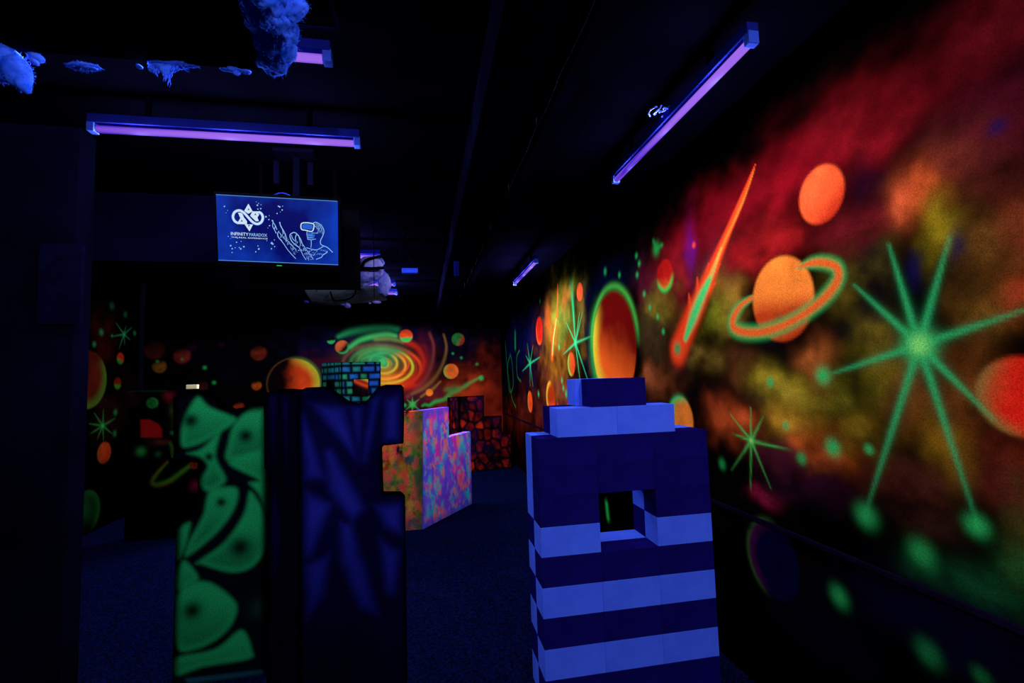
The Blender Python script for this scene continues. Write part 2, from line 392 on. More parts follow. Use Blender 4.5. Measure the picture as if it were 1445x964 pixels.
    for x, y, r_, a in ((1161, 530, 12, 1), (1087, 539, 7, .9), (1109, 601, 6, .9), (1175, 632, 12, 1), (1131, 647, 8, .9), (1226, 634, 7, .9), (1019, 655, 7, .7), (1222, 728, 16, .9), (1378, 742, 15, 1), (1300, 781, 18, .7), (1184, 842, 14, .75), (1310, 922, 17, .35), (1385, 955, 12, .25), (1082, 700, 0.1, .1)):
        p.dot(x, y, max(r_, 1), (45, 185, 90), a)
    p.dot(1407, 179, 12, (10, 12, 70), .6)
    # bare black paint towards the ceiling, the skirting and the near end
    edge = 2.46+.22*(fbm(p.u, p.v*0, 1.6, 77, 3)-.5)+.22*sstep(2.4, 1.0, p.u)-.1*sstep(2.4, 6, p.u)
    top = 1-sstep(edge-.40, edge+.24, p.v+.16*(n2-.5))
    p.c *= (top*.99+.01)[:, None]

def paint_back(p):
    n = fbm(p.u, p.v, 2.0, 23, 6)
    B = p.blob
    B(560, 480, 110, 50, (14, 10, 40), .8, seed=101); B(470, 500, 50, 30, (10, 10, 45), .8, seed=102)
    B(590, 560, 40, 30, (70, 20, 40), .8, seed=103); B(655, 560, 50, 35, (120, 35, 14), .95, seed=104, tex=.3); B(690, 590, 30, 60, (120, 30, 12), .9, seed=105, tex=.3)
    B(700, 530, 22, 30, (90, 22, 16), .7, seed=106); B(460, 512, 30, 14, (60, 10, 30), .8, seed=107); B(600, 500, 14, 40, (80, 14, 40), .6, seed=108)
    B(560, 458, 30, 10, (40, 20, 60), .6, seed=109); B(530, 600, 40, 30, (40, 14, 30), .5, seed=110); B(330, 520, 80, 40, (5, 4, 16), .6, seed=111)
    # the galaxy: nested tilted rings that open to the right, green core
    g1 = lambda x, y: (440+x/6.885, 440+y/6.885)
    def eb(x, y, rx, ry, c_, a_, sd): X_, Y_ = g1(x, y); B(X_, Y_, rx/6.885, ry/6.885, c_, a_, .5, sd, .25)
    eb(790, 540, 300, 190, (70, 40, 22), .95, 120); eb(900, 640, 200, 100, (150, 40, 18), .9, 121); eb(960, 690, 110, 60, (190, 26, 14), .9, 122)
    eb(560, 430, 250, 110, (70, 50, 36), .9, 123); eb(640, 440, 170, 100, (30, 150, 90), 1.0, 124); eb(560, 440, 90, 50, (60, 150, 80), .7, 125)
    eb(700, 620, 120, 70, (190, 150, 40), .8, 126); eb(720, 510, 100, 60, (60, 150, 70), .7, 127)
    for k, (L_, R_, T_, B_, w_, ca, cbb) in enumerate(((655, 745, 465, 545, 11, (90, 190, 80), (150, 180, 60)), (560, 828, 400, 598, 13, (60, 190, 100), (215, 175, 50)), (480, 775, 430, 570, 8, (70, 180, 90), (190, 110, 40)),
             (440, 912, 372, 655, 15, (90, 180, 80), (240, 150, 45)), (380, 982, 350, 695, 15, (60, 180, 90), (200, 190, 45)), (420, 945, 360, 625, 7, (120, 120, 60), (225, 80, 30)), (300, 1062, 322, 745, 18, (140, 90, 60), (228, 70, 26)), (360, 1020, 336, 722, 8, (60, 120, 60), (180, 40, 24)))):
        c0_ = p.P(*g1(L_, (T_+B_)/2)); c1_ = p.P(*g1(R_, (T_+B_)/2)); t0_ = p.P(*g1((L_+R_)/2, T_)); b0_ = p.P(*g1((L_+R_)/2, B_))
        cu, cv = (c0_[0]+c1_[0])/2, (t0_[1]+b0_[1])/2; ea, ebb = abs(c1_[0]-c0_[0])/2, abs(t0_[1]-b0_[1])/2
        ang = math.radians(-7); du = p.u-cu; dv = p.v-cv
        U = (du*math.cos(ang)+dv*math.sin(ang))/ea; V = (-du*math.sin(ang)+dv*math.cos(ang))/ebb; r_ = np.hypot(U, V)
        grd = np.hypot(U/ea, V/ebb)/np.maximum(r_, .05); dist = np.abs(r_-1)/np.maximum(grd, 1e-3)
        ww = p.ext(538, 511, 2, w_/6.885)[1]*(1+.25*(vnoise(U*3, V*3, 1, 7+k)-.5)); side = sstep(-.55, .35, (U-.9*V)/np.maximum(r_, .05))[:, None]
        colr = lin(ca)[None, :]*(1-side)+lin(cbb)[None, :]*side
        p.mix(np.exp(-(dist/ww)**2)*(.45+.55*side[:, 0]), colr, .95)
    eb(760, 690, 150, 40, (235, 110, 36), .55, 128); eb(980, 690, 90, 50, (215, 36, 18), .5, 129)
    p.dot(*g1(690, 490), 5, (60, 200, 110), .9)
    n = fbm(p.u, p.v, 2.0, 23, 6)
    for pts, w, c_, am in (([(478, 475), (495, 468), (520, 463), (545, 461), (560, 464)], [3, 4.5, 5, 5, 4], (35, 150, 85), .9),
                        ([(494, 490), (507, 481), (525, 475), (545, 472), (558, 474)], [3, 3.5, 4, 4, 3], (60, 175, 85), .95),
                        ([(530, 479), (550, 478), (568, 482)], [3, 3.5, 3], (110, 130, 60), .7),
                        ([(572, 482), (588, 490), (597, 505), (598, 520), (590, 534), (575, 545)], [4, 4, 4, 5, 5, 5], (190, 40, 22), .8),
                        ([(598, 488), (604, 505), (600, 525), (588, 540)], [3, 3, 3, 3], (110, 18, 30), .7),
                        ([(606, 470), (612, 490), (609, 515), (600, 535), (588, 548), (575, 560)], [2, 2, 2.5, 2.5, 2.5, 3], (120, 50, 45), .7),
                        ([(626, 472), (630, 490), (626, 510), (616, 530), (600, 546), (582, 556)], [1.4, 1.6, 2, 2.5, 3, 2], (130, 90, 45), .65),
                        ([(594, 560), (612, 548), (622, 538)], [1.5, 2, 1], (150, 110, 40), .7)):
        p.stroke(pts, w, c_, am)
    p.stroke([(596, 573), (600, 571), (606, 572), (614, 567), (626, 564), (636, 556), (650, 549), (664, 540), (680, 531)], [1.4, 2, 2, 2.6, 2.4, 3.2, 3, 2.4, 1.2], (35, 160, 70), .85); B(668, 552, 26, 14, (170, 50, 22), .8, seed=131, tex=.3); B(640, 551, 12, 5, (30, 130, 60), .7, seed=132)
    p.disc(573, 474, 9, (230, 72, 30), rim=(60, 190, 90), rimdir=(0, -1), drange=(.1, .5), dark=(60, 180, 80), ddir=(0, -1), soft=.12)
    p.disc(483, 490, 9.5, (200, 95, 50), dark=(40, 12, 14), ddir=(.6, -.5), drange=(-.4, .4), rim=(40, 175, 95), rimdir=(.6, -.8), soft=.1)
    p.disc(467, 480, 5.5, (6, 12, 12), dark=(50, 170, 90), ddir=(.2, -1), drange=(-.1, .4), soft=.15)
    p.disc(646.5, 479, 9, (30, 95, 40), dark=(120, 40, 24), ddir=(.5, -.2), drange=(-.1, .8), tex=.6)
    p.disc(636.5, 524, 10.5, (215, 95, 35), rim=(130, 170, 60), rimdir=(-1, -.2))
    p.disc(606, 554, 5, (235, 120, 35), soft=.2)
    # big planet at the left of the galaxy
    p.disc(415, 541, 35, (225, 70, 24), dark=(12, 4, 8), ddir=(-1, .1), drange=(-.35, .5), rim=(190, 190, 50), rimdir=(1, .2), glow=(50, 150, 60), glowr=1.07, soft=.03)
    cu, cv = p.P(415, 541); _, r = p.ext(415, 541, 2, 35); d = np.hypot(p.u-cu, p.v-cv)/r
    p.mix(np.exp(-((d-1.02)/.03)**2), lin((90, 60, 30)), .7)
    p.stroke([(385, 560), (383, 572)], 3, (40, 140, 60), .6)
    for x, y, r_, c_, a_ in ((365, 498, 10.5, (100, 30, 18), .8), (362, 544, 6.5, (175, 75, 22), .9), (257, 502, 11, (110, 32, 28), .8), (285, 545, 8, (80, 28, 26), .6), (218, 494, 13, (60, 20, 10), .8), (313, 486, 4, (45, 12, 30), .5), (271, 490, 7, (45, 8, 40), .4), (337, 574, 7, (150, 50, 25), .7), (225, 517, 9, (110, 70, 20), .8)):
        p.disc(x, y, r_, c_, amp=a_, soft=.2, tex=.5, dark=tuple(int(k*.25) for k in c_), ddir=(-.2, 1), drange=(.1, .9))
    for x, y, r_, a_ in ((582, 571, 4, 1), (289, 519, 2.5, .8), (302, 540, 2.5, .6), (257, 507, 2, .3), (222, 510, 2, .4), (571, 572, 2.5, .7), (679, 534, 3, .9), (639, 499, 1.6, .6), (651, 505, 1.6, .6), (673, 514, 2, .4), (190, 533, 2, .4)):
        p.dot(x, y, r_, (40, 190, 90), a_)
    p.star(582, 571, [(574, 564), (592, 563), (582, 582), (573, 578), (593, 579), (582, 560)], 1.3, (60, 180, 80))
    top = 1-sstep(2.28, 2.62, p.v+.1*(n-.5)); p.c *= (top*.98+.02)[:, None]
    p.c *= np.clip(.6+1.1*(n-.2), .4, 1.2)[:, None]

def paint_left(p):
    n = fbm(p.u, p.v, 2.0, 43, 6)
    p.blob(148, 480, 20, 34, (55, 10, 8), .8, seed=201); p.blob(150, 590, 20, 30, (50, 16, 14), .7, seed=202); p.blob(185, 560, 20, 40, (30, 6, 12), .7, seed=203)
    p.disc(124, 536, 41, (90, 26, 14), rim=(80, 120, 36), rimdir=(1, -.7), soft=.04, tex=.5, dark=(60, 16, 12), ddir=(-1, .5), drange=(-.1, .9))
    p.disc(170, 506, 8, (200, 50, 22), dark=(50, 150, 50), ddir=(-.4, -1), drange=(-.1, .7), soft=.2); p.disc(166, 541, 8, (130, 40, 16), dark=(70, 150, 40), ddir=(0, -1), drange=(-.1, .6), soft=.25)
    p.disc(147, 639, 15, (215, 70, 30), rim=(180, 90, 30), rimdir=(-1, 0), tex=.5)
    p.disc(121, 724, 31, (20, 80, 36), rim=(35, 110, 45), rimdir=(1, .4), tex=.6, dark=(8, 22, 12), ddir=(0, -1), drange=(0, .8))
    p.star(175, 472, [(157, 475), (164, 456), (186, 462), (176, 488), (168, 492), (184, 480), (178, 460)], 1.5, (40, 150, 85), (60, 180, 100))
    p.star(145, 601, [(128, 612), (133, 583), (146, 578), (163, 590), (158, 612), (146, 622), (137, 620), (126, 598)], 2.2, (45, 150, 65), (60, 220, 90))
    for x, y, r_ in ((120, 466, 3.5), (133, 486, 3.5), (143, 469, 4), (158, 474, 2), (163, 582, 4), (162, 612, 4), (190, 470, 3), (158, 432, 5), (177, 444, 4)):
        p.dot(x, y, r_, (40, 150, 80), .7 if y > 460 else .3)
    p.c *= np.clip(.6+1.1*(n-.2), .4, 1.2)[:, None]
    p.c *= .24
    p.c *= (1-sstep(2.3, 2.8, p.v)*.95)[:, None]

cr = lambda x, y: (lambda q: (q.y, q.z))(at_x(x, y, XR))
cb = lambda x, y: (lambda q: (q.x, q.z))(at_y(x, y, YB))
cl = lambda x, y: (lambda q: (q.y, q.z))(at_x(x, y, XL))
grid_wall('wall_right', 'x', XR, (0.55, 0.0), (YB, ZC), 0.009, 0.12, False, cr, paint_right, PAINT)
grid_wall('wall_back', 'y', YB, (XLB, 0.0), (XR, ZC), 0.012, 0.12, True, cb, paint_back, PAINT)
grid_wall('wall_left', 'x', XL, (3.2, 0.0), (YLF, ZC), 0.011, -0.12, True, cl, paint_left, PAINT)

BLK = mat('matt_black_paint', (2, 2, 9), noise=.3, scale=3)
BLKC = mat('black_ceiling_paint', (1, 1, 7), noise=.4, scale=2.2)
# carpet
FL = bpy.data.materials.new('dark_blue_carpet'); FL.use_nodes = True
_nt = FL.node_tree; _b = _nt.nodes['Principled BSDF']; _b.inputs['Roughness'].default_value = 1; _b.inputs['Specular IOR Level'].default_value = 0
_tc = _nt.nodes.new('ShaderNodeTexCoord'); _n = _nt.nodes.new('ShaderNodeTexNoise'); _n.inputs['Scale'].default_value = 90; _n.inputs['Detail'].default_value = 4
_nt.links.new(_tc.outputs['Object'], _n.inputs['Vector'])
_r = _nt.nodes.new('ShaderNodeValToRGB'); _r.color_ramp.elements[0].position = .38; _r.color_ramp.elements[1].position = .66
_r.color_ramp.elements[0].color = lin4((1, 3, 14)); _r.color_ramp.elements[1].color = lin4((6, 13, 58))
_nt.links.new(_n.outputs['Fac'], _r.inputs['Fac']); _nt.links.new(_r.outputs['Color'], _b.inputs['Base Color'])
_bp = _nt.nodes.new('ShaderNodeBump'); _bp.inputs['Strength'].default_value = .4; _nt.links.new(_n.outputs['Fac'], _bp.inputs['Height']); _nt.links.new(_bp.outputs['Normal'], _b.inputs['Normal'])
box_obj('floor', (XLB-.2, -3.2, -.1), (XR+.12, YB+.12, 0), FL)
box_obj('ceiling', (XLB-.2, -3.2, ZC), (XR+.12, YB+.12, ZC+.1), BLKC)
box_obj('wall_right_rear', (XR, -3.2, 0), (XR+.12, .55, ZC), BLK)
box_obj('wall_front', (XLB-.2, -3.3, 0), (XR+.12, -3.2, ZC), BLK)
box_obj('wall_left_return', (XLB, YLF, 0), (XL, YLF+.1, ZC), BLK)
box_obj('wall_left_far', (XLB-.12, YLF, 0), (XLB, YB, ZC), BLK)
box_obj('wall_left_near', (XL-.12, -3.2, 0), (XL, 3.2, ZC), BLK)
# chair rail between upper and lower mural sheets
box_obj('trim_1', (XR-.012, -3.1, .785), (XR, YB, .803), mat('rail_purple_black', (14, 6, 30), noise=.3))
# the dark pier at the left edge, with its boxed-in strip
_e = at_y(122, 600, 2.82).x
box_obj('wall_left_pier', (_e-1.85, 2.7, 0), (_e, 2.82, ZC), mat('pier_black', (3, 3, 20), noise=.5, scale=2))
_s0 = at_y(57, 400, 2.69).x; _s1 = at_y(117, 400, 2.69).x
box_obj('trim_2', (_s0, 2.675, at_y(90, 458, 2.69).z), (_s1, 2.70, at_y(90, 346, 2.69).z), mat('pier_navy_board', (4, 4, 28), noise=.4))
# ceiling: beams along the room, dropped soffit overhead on the left, soffit step far left
BEAM = mat('beam_black', (3, 3, 20), noise=.6, scale=1.5)
box_obj('trim_3', (.26, 0.2, 2.62), (.46, 8.6, ZC), BEAM)
box_obj('trim_4', (.58, -1, 2.68), (.64, 9.2, ZC), BEAM)
SOF = mat('soffit_black', (4, 4, 12), noise=.5, scale=2)
box_obj('ceiling_soffit', (-3.3, -1.2, 2.58), (at_z(380, 100, 2.58).x, at_z(380, 100, 2.58).y, 2.64), SOF)
box_obj('trim_5', (-3.4, 3.6, 2.35), (-1.2, 3.8, ZC), mat('soffit_navy', (5, 5, 34), noise=.6, scale=1))

# ------------------------------------------------------------- bunkers
def plane_conv(P0, P1):
    P0 = np.array(P0, float); P1 = np.array(P1, float); d = P1-P0; L = np.linalg.norm(d); d /= L; nrm = np.array([d[1], -d[0]])
    def conv(x, y):
        r = wr(x, y); t = (P0@nrm)/(r[:2]@nrm); q = r*t
        return (float((q[:2]-P0)@d), float(q[2]+EYE))
    return conv, P0, d, nrm
def ccw(P):
    a = sum(P[i][0]*P[(i+1) % len(P)][1]-P[(i+1) % len(P)][0]*P[i][1] for i in range(len(P))); return P if a > 0 else P[::-1]
def densify(P, step):
    o = []
    for i in range(len(P)):
        a = np.array(P[i]); b = np.array(P[(i+1) % len(P)]); n = max(1, int(np.linalg.norm(b-a)/step))
        for k in range(n): o.append(tuple(a+(b-a)*k/n))
    return o
def inpoly(u, v, P):
    ins = np.zeros(len(u), bool)
    for i in range(len(P)):
        a, b = P[i], P[(i+1) % len(P)]; dy = b[1]-a[1]
        if abs(dy) < 1e-12: continue
        c = (a[1] > v) != (b[1] > v); ins ^= c & (u < (b[0]-a[0])*(v-a[1])/dy+a[0])
    return ins
def wing(name, parent, P0, P1, outline, thick, painter, m, step=.012, holes=(), black_edge=0.0, flipback=False):
    """one upright foam panel of a bunker; outline in (u, z) on its own plane"""
    conv, O, d, nrm = plane_conv(P0, P1)
    out = densify(ccw([tuple(p) for p in outline]), step*1.3)
    hs = [densify(ccw([tuple(q) for q in h])[::-1], step*1.3) for h in holes]
    verts = list(out); edges = [(i, (i+1) % len(out)) for i in range(len(out))]
    for h in hs:
        b = len(verts); verts += h; edges += [(b+i, b+(i+1) % len(h)) for i in range(len(h))]
    us = np.array([p[0] for p in out]); vs = np.array([p[1] for p in out])
    gu, gv = np.meshgrid(np.arange(us.min(), us.max(), step), np.arange(vs.min(), vs.max(), step)); gu = gu.ravel(); gv = gv.ravel()
    keep = inpoly(gu, gv, out)
    for h in hs: keep &= ~inpoly(gu, gv, h)
    bd = np.full(len(gu), 9.0)
    for a, b in edges: bd = np.minimum(bd, seg_dist(gu, gv, verts[a], verts[b])[0])
    keep &= bd > step*.5
    verts += list(zip(gu[keep].tolist(), gv[keep].tolist()))
    r = delaunay_2d_cdt([Vector(p) for p in verts], edges, [], 0, 1e-6)
    V = np.array([(p.x, p.y) for p in r[0]]); T = np.array([list(f) for f in r[2]])
    c = V[T].mean(1); k = inpoly(c[:, 0], c[:, 1], out)
    for h in hs: k &= ~inpoly(c[:, 0], c[:, 1], h)
    T = T[k]; used = np.unique(T); mp = -np.ones(len(V), int); mp[used] = np.arange(len(used)); V = V[used]; T = mp[T]
    n = len(V); loc = np.array(parent.location)
    front = np.zeros((n, 3)); front[:, 0] = O[0]+V[:, 0]*d[0]; front[:, 1] = O[1]+V[:, 0]*d[1]; front[:, 2] = V[:, 1]
    s = -1.0 if nrm@O > 0 else 1.0       # front face towards the camera side
    back = front.copy(); back[:, 0] += -s*nrm[0]*thick; back[:, 1] += -s*nrm[1]*thick
    ec = {}
    for t in T:
        for a, b in ((t[0], t[1]), (t[1], t[2]), (t[2], t[0])): ec[(a, b)] = 1
    bnd = [(a, b) for (a, b) in ec if (b, a) not in ec]
    faces = [tuple(t) for t in T]+[tuple(n+t[::-1]) for t in T]+[(b, a, n+a, n+b) for a, b in bnd]
    me = bpy.data.meshes.new(name); me.from_pydata((np.vstack([front, back])-loc).tolist(), [], [tuple(int(q) for q in f) for f in faces]); me.update()
    bm = bmesh.new(); bm.from_mesh(me); bmesh.ops.recalc_face_normals(bm, faces=bm.faces); bm.to_mesh(me); bm.free()
    p = Painter(V[:, 0], V[:, 1], conv); painter(p)
    if black_edge > 0:
        dm = np.full(n, 9.0)
        allP = [out]+hs
        for P in allP:
            for i in range(len(P)): dm = np.minimum(dm, seg_dist(V[:, 0], V[:, 1], P[i], P[(i+1) % len(P)])[0])
        p.c *= sstep(0.0, black_edge, dm)[:, None]*.97+.03
    set_paint(me, np.vstack([p.c, p.c*0.6]))
    return link_mesh(name, me, m, parent)

def px_out(conv, pts): return [conv(x, y) if y is not None else (conv(x, 800)[0], 0.0) for x, y in pts]
FOAM = paint_mat('fluorescent_bunker_paint', grain=.4, gscale=170)

# --- green bunker
q = lambda pts: [(220+a/2.171, 520+b/2.171) for a, b in pts]
def paint_green(p):
    p.c[:] = lin((4, 7, 16))
    G = (24, 146, 84)
    shapes = [[(80, 235), (85, 160), (128, 88), (165, 118), (245, 155), (190, 200), (130, 232)],
              [(334, 122), (285, 128), (240, 170), (222, 225), (222, 280), (334, 250)],
              [(95, 262), (140, 245), (198, 192), (185, 270), (214, 340), (160, 375), (130, 345), (155, 300), (130, 275)],
              [(222, 288), (334, 256), (340, 350), (300, 335)],
              [(160, 382), (200, 366), (248, 372), (240, 430), (190, 500), (100, 572), (98, 535), (140, 455)],
              [(285, 382), (325, 435), (338, 500), (330, 560), (290, 608), (230, 622), (150, 600), (130, 590), (210, 530), (265, 450)],
              [(285, 352), (352, 355), (352, 450), (335, 440), (315, 390)],
              [(66, 500), (106, 472), (100, 520), (80, 575), (66, 580)], [(66, 620), (90, 588), (132, 640), (100, 668), (66, 680)],
              [(66, 700), (150, 655), (238, 712), (240, 765), (200, 818), (130, 856), (66, 850)],
              [(66, 885), (180, 858), (258, 802), (290, 860), (280, 892), (150, 915), (66, 940)]]
    for i, s_ in enumerate(shapes):
        cu, cv = np.mean([p.P(*k) for k in q(s_)], axis=0)
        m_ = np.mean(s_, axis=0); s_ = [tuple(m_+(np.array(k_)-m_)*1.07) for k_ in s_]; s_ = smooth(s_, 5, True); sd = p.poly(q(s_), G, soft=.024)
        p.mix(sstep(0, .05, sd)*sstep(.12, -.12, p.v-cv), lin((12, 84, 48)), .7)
    p.poly(q([(90, 950), (200, 938), (334, 922), (334, 1100), (90, 1100)]), (40, 120, 150), soft=.03)
    for a, b, r in ((107, 160, 19), (275, 207, 18), (163, 271, 11), (200, 410, 13), (258, 548, 28), (111, 742, 26)):
        x, y = q([(a, b)])[0]; p.dot(x, y, r/2.171*1.15, (3, 10, 12), .97)
    x, y = q([(315, 735)])[0]; p.dot(x, y, 14, (14, 50, 34), .6)
gb0, gb1 = at_y(245, 700, 2.8), at_y(377, 700, 2.8)
gb = empty('bunker', ((gb0.x+gb1.x)/2, 2.8, 0), 'tall foam bunker painted with green leaf shapes and dark dots, behind the blue one', 'bunker', None)
P0, P1 = (gb0.x, 2.8), (gb1.x, 2.8); cv_ = plane_conv(P0, P1)[0]
wing('front_panel', gb, P0, P1, px_out(cv_, [(246, None), (249, 725), (279, 722), (279, 653), (246, 650), (244, 562), (258, 554), (288, 551), (302, 560), (314, 572), (328, 578), (348, 574), (377, 573), (377, None)]), .055, paint_green, FOAM, step=.010, black_edge=.045)

# --- blue bunker
def paint_blue(p):
    p.c[:] = lin((6, 5, 48))
    n = fbm(p.u, p.v, 5, 9, 4)
    Bc = (28, 32, 140)
    for s_ in ([(462, 100), (585, 112), (624, 300)], [(437, 140), (455, 130), (528, 345), (452, 345)], [(510, 250), (540, 240), (650, 430), (600, 475), (525, 380)],
               [(655, 92), (693, 70), (650, 290), (625, 290), (640, 200)], [(698, 90), (750, 75), (750, 225), (692, 232)], [(452, 365), (545, 412), (480, 580), (446, 590)],
               [(560, 465), (605, 475), (695, 770), (620, 740), (560, 600)], [(660, 415), (758, 405), (760, 520), (700, 490)], [(680, 515), (752, 560), (735, 705), (700, 690)],
               [(590, 110), (640, 110), (622, 270)], [(450, 600), (540, 560), (520, 700), (460, 780)]):
        p.poly(q(s_), Bc, soft=.05, amp=.9)
    p.c *= np.clip(.7+1.0*(n-.3), .4, 1.3)[:, None]
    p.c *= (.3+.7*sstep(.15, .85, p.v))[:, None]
def paint_blue_side(p):
    p.c[:] = lin((5, 5, 30)); n = fbm(p.u, p.v, 6, 29, 4)
    for s_ in ([(345, 80), (372, 70), (365, 300), (350, 200)], [(385, 90), (410, 80), (400, 420)], [(360, 340), (385, 500), (365, 700), (352, 500)]): p.poly(q(s_), (10, 10, 80), soft=.05, amp=.8)
    p.c *= np.clip(.7+1.0*(n-.3), .4, 1.3)[:, None]
c0, c1 = at_y(423, 700, 2.38), at_y(571, 700, 2.38); c2 = at_y(376, 700, 2.66)
bb = empty('bunker', (c0.x, 2.38, 0), 'tall dark blue foam bunker with crystal facets and a dipped notched top', 'bunker')
P0, P1 = (c0.x, 2.38), (c1.x, 2.38); cv_ = plane_conv(P0, P1)[0]
wing('front_panel', bb, P0, P1, px_out(cv_, [(424, None), (422, 552), (432, 547), (455, 546), (466, 549), (478, 558), (491, 567), (504, 570), (517, 566), (526, 556), (532, 547), (544, 543), (565, 543), (569, 547), (570, 580), (569, 626), (541, 629), (538, 634), (540, 697), (565, 697), (571, 703), (572, 760), (572, None)]), .055, paint_blue, FOAM, black_edge=.022)
P0, P1 = (c2.x, 2.68), (c0.x-.002, 2.40); cv_ = plane_conv(P0, P1)[0]
wing('side_panel', bb, P0, P1, px_out(cv_, [(377, None), (380, 664), (373, 661), (372, 555), (398, 549), (422, 551), (423, None)]), .05, paint_blue_side, FOAM, black_edge=.03)

# --- splattered white bunker
def splat(p, base, cols, seed, thr=.56, sc=5.5):
    p.c[:] = lin(base)
    for i, (c_, a_) in enumerate(cols):
        f = fbm(p.u, p.v*.7, sc*(1+.25*i), seed+31*i, 4)
        p.mix(sstep(thr-.04, thr+.07, f), lin(c_), a_)
    for k in range(70):
        a = RNG.uniform(p.u.min(), p.u.max()); b = RNG.uniform(p.v.min(), p.v.max()); r = RNG.uniform(.012, .05)
        d = np.hypot(p.u-a+.02*p.wu, (p.v-b)*.7+.03*p.wv); c_ = cols[k % len(cols)][0]; p.mix(np.exp(-(d/r)**2), lin(c_), .8)
def paint_white(p):
    splat(p, (120, 92, 255), [((45, 130, 240), .85), ((150, 40, 220), .85), ((50, 215, 215), .9), ((240, 45, 190), .9), ((110, 70, 250), .9), ((255, 125, 130), .95), ((45, 190, 225), .7), ((120, 80, 255), .85)], 300, thr=.58)
    e = sstep(.05, .0, p.u)+sstep(.06, 0, p.u.max()-p.u)+sstep(.1, 0, p.v); p.mix(np.clip(e, 0, 1), lin((50, 80, 225)), .7)
    t = sstep(.12, .02, p.v.max()-p.v); p.mix(t, lin((110, 70, 225)), .6)
def paint_white_side(p):
    splat(p, (24, 16, 34), [((170, 75, 25), .9), ((45, 140, 60), .9), ((250, 90, 60), .9), ((140, 140, 40), .9), ((40, 90, 90), .7), ((220, 150, 60), .7), ((255, 85, 80), .8)], 700, thr=.57, sc=5.5)
    t = sstep(.14, .03, p.u.max()-p.u)*np.clip(.3+1.6*fbm(p.u, p.v, 8, 5, 3)-.3, 0, 1); p.mix(t, lin((16, 80, 40)), .85)
    p.mix(sstep(.22, .04, p.v), lin((60, 50, 90)), .6)
W0, W1 = np.array((-.024, 5.037)), np.array((.529, 5.841))
wb = empty('bunker', (W0[0], W0[1], 0), 'waist-high foam corner bunker splattered pink, cyan and violet, with a stepped side', 'bunker')
cv_ = plane_conv(W0, W1)[0]
wing('stepped_panel', wb, W0, W1, [(0, 0.0), (cv_(597, 579)[0], cv_(597, 579)[1]), cv_(633, 574.5), cv_(633.5, 617), cv_(664, 609), (cv_(666, 712)[0], 0.0)], .09, paint_white, FOAM, step=.010)
P0, P1 = (-.80, 5.05), (-.030, 5.037); cv_ = plane_conv(P0, P1)[0]
wing('side_panel', wb, P0, P1, [(0, 0), (0, 1.16), cv_(540, 582), (cv_(596.5, 580)[0], cv_(596.5, 580)[1]), (.768, 0)], .09, paint_white_side, FOAM, step=.010)

# --- cobbled red bunker
def cells(u, v, s, seed):
    rg = np.random.default_rng(seed); T = rg.random((64, 64, 3)); x = u*s; y = v*s; i = np.floor(x).astype(int); j = np.floor(y).astype(int)
    f1 = np.full(len(u), 9.); f2 = f1.copy(); idv = np.zeros(len(u))
    for di in (-1, 0, 1):
        for dj in (-1, 0, 1):
            t = T[(i+di) % 64, (j+dj) % 64]; d = np.hypot(i+di+.15+.7*t[:, 0]-x, j+dj+.15+.7*t[:, 1]-y)
            c = d < f1; f2 = np.where(c, f1, np.minimum(f2, d)); idv = np.where(c, t[:, 2], idv); f1 = np.where(c, d, f1)
    return f1, f2-f1, idv
def paint_cobble(p):
    f1, e, i = cells(p.u, p.v*.85, 7.2, 5); n = fbm(p.u, p.v, 9, 55, 4)
    m = sstep(.05, .45, e)*np.clip(.1+2.2*(n-.32), 0, 1)
    p.c[:] = lin((7, 4, 12)); base = lin((120, 16, 12))[None, :]*(1-i[:, None]*.7)+lin((210, 45, 22))[None, :]*(np.clip(i-.6, 0, 1)*1.6)[:, None]
    p.mix(m, base); p.mix(sstep(.5, .7, fbm(p.u, p.v, 4, 88, 3)), lin((22, 8, 40)), .55)
K0 = at_z(649, 668, 0); K1 = at_z(722, 661, 0); K2 = at_y(632, 600, 8.35)
kb = empty('bunker', (K0.x, K0.y, 0), 'low black foam bunker painted with red cobblestones, by the far right corner', 'bunker')
P0, P1 = (K0.x, K0.y), (K1.x, K1.y); cv_ = plane_conv(P0, P1)[0]
wing('front_panel', kb, P0, P1, [(0, 0), cv_(649, 560), cv_(683, 558), cv_(683, 588), cv_(708, 587), cv_(708, 612), cv_(721, 612), (cv_(722, 661)[0], 0)], .08, paint_cobble, FOAM, black_edge=.03)
P0, P1 = (K2.x, 8.35), (K0.x-.004, K0.y+.01); cv_ = plane_conv(P0, P1)[0]; _w = math.hypot(P1[0]-P0[0], P1[1]-P0[1])
wing('side_panel', kb, P0, P1, [(0, 0), (0, cv_(632, 561)[1]), (_w, cv_(648.5, 560)[1]), (_w, 0)], .06, paint_cobble, FOAM, black_edge=.03)

# --- brick bunker with windows
def paint_brick(p, shift=0.0, w=.30, h=.0945):
    rows = np.floor(p.v/h).astype(int); rg = np.random.default_rng(8+int(shift*10)); off = rg.random(60); cw = rg.random((60, 60)); cc = rg.random((60, 60))
    x = (p.u+3+shift)/w+off[rows % 60]; i = np.floor(x).astype(int); fx = x-i; sp = .30+.4*cw[rows % 60, i % 60]
    left = fx < sp; du = np.where(left, np.minimum(fx, sp-fx), np.minimum(fx-sp, 1-fx))*w; fv = p.v/h-rows; dv = np.minimum(fv, 1-fv)*h
    d = np.minimum(du, dv); idc = cc[rows % 60, (i*2+left) % 60]; n = fbm(p.u, p.v, 8, 66, 4)
    base = lin((28, 120, 75))[None, :]*(1-idc[:, None])+lin((20, 65, 150))[None, :]*idc[:, None]
    p.c[:] = lin((4, 5, 12)); p.mix(sstep(.006, .034, d)*np.clip(.45+1.4*(n-.25), .1, 1), base*1.0)
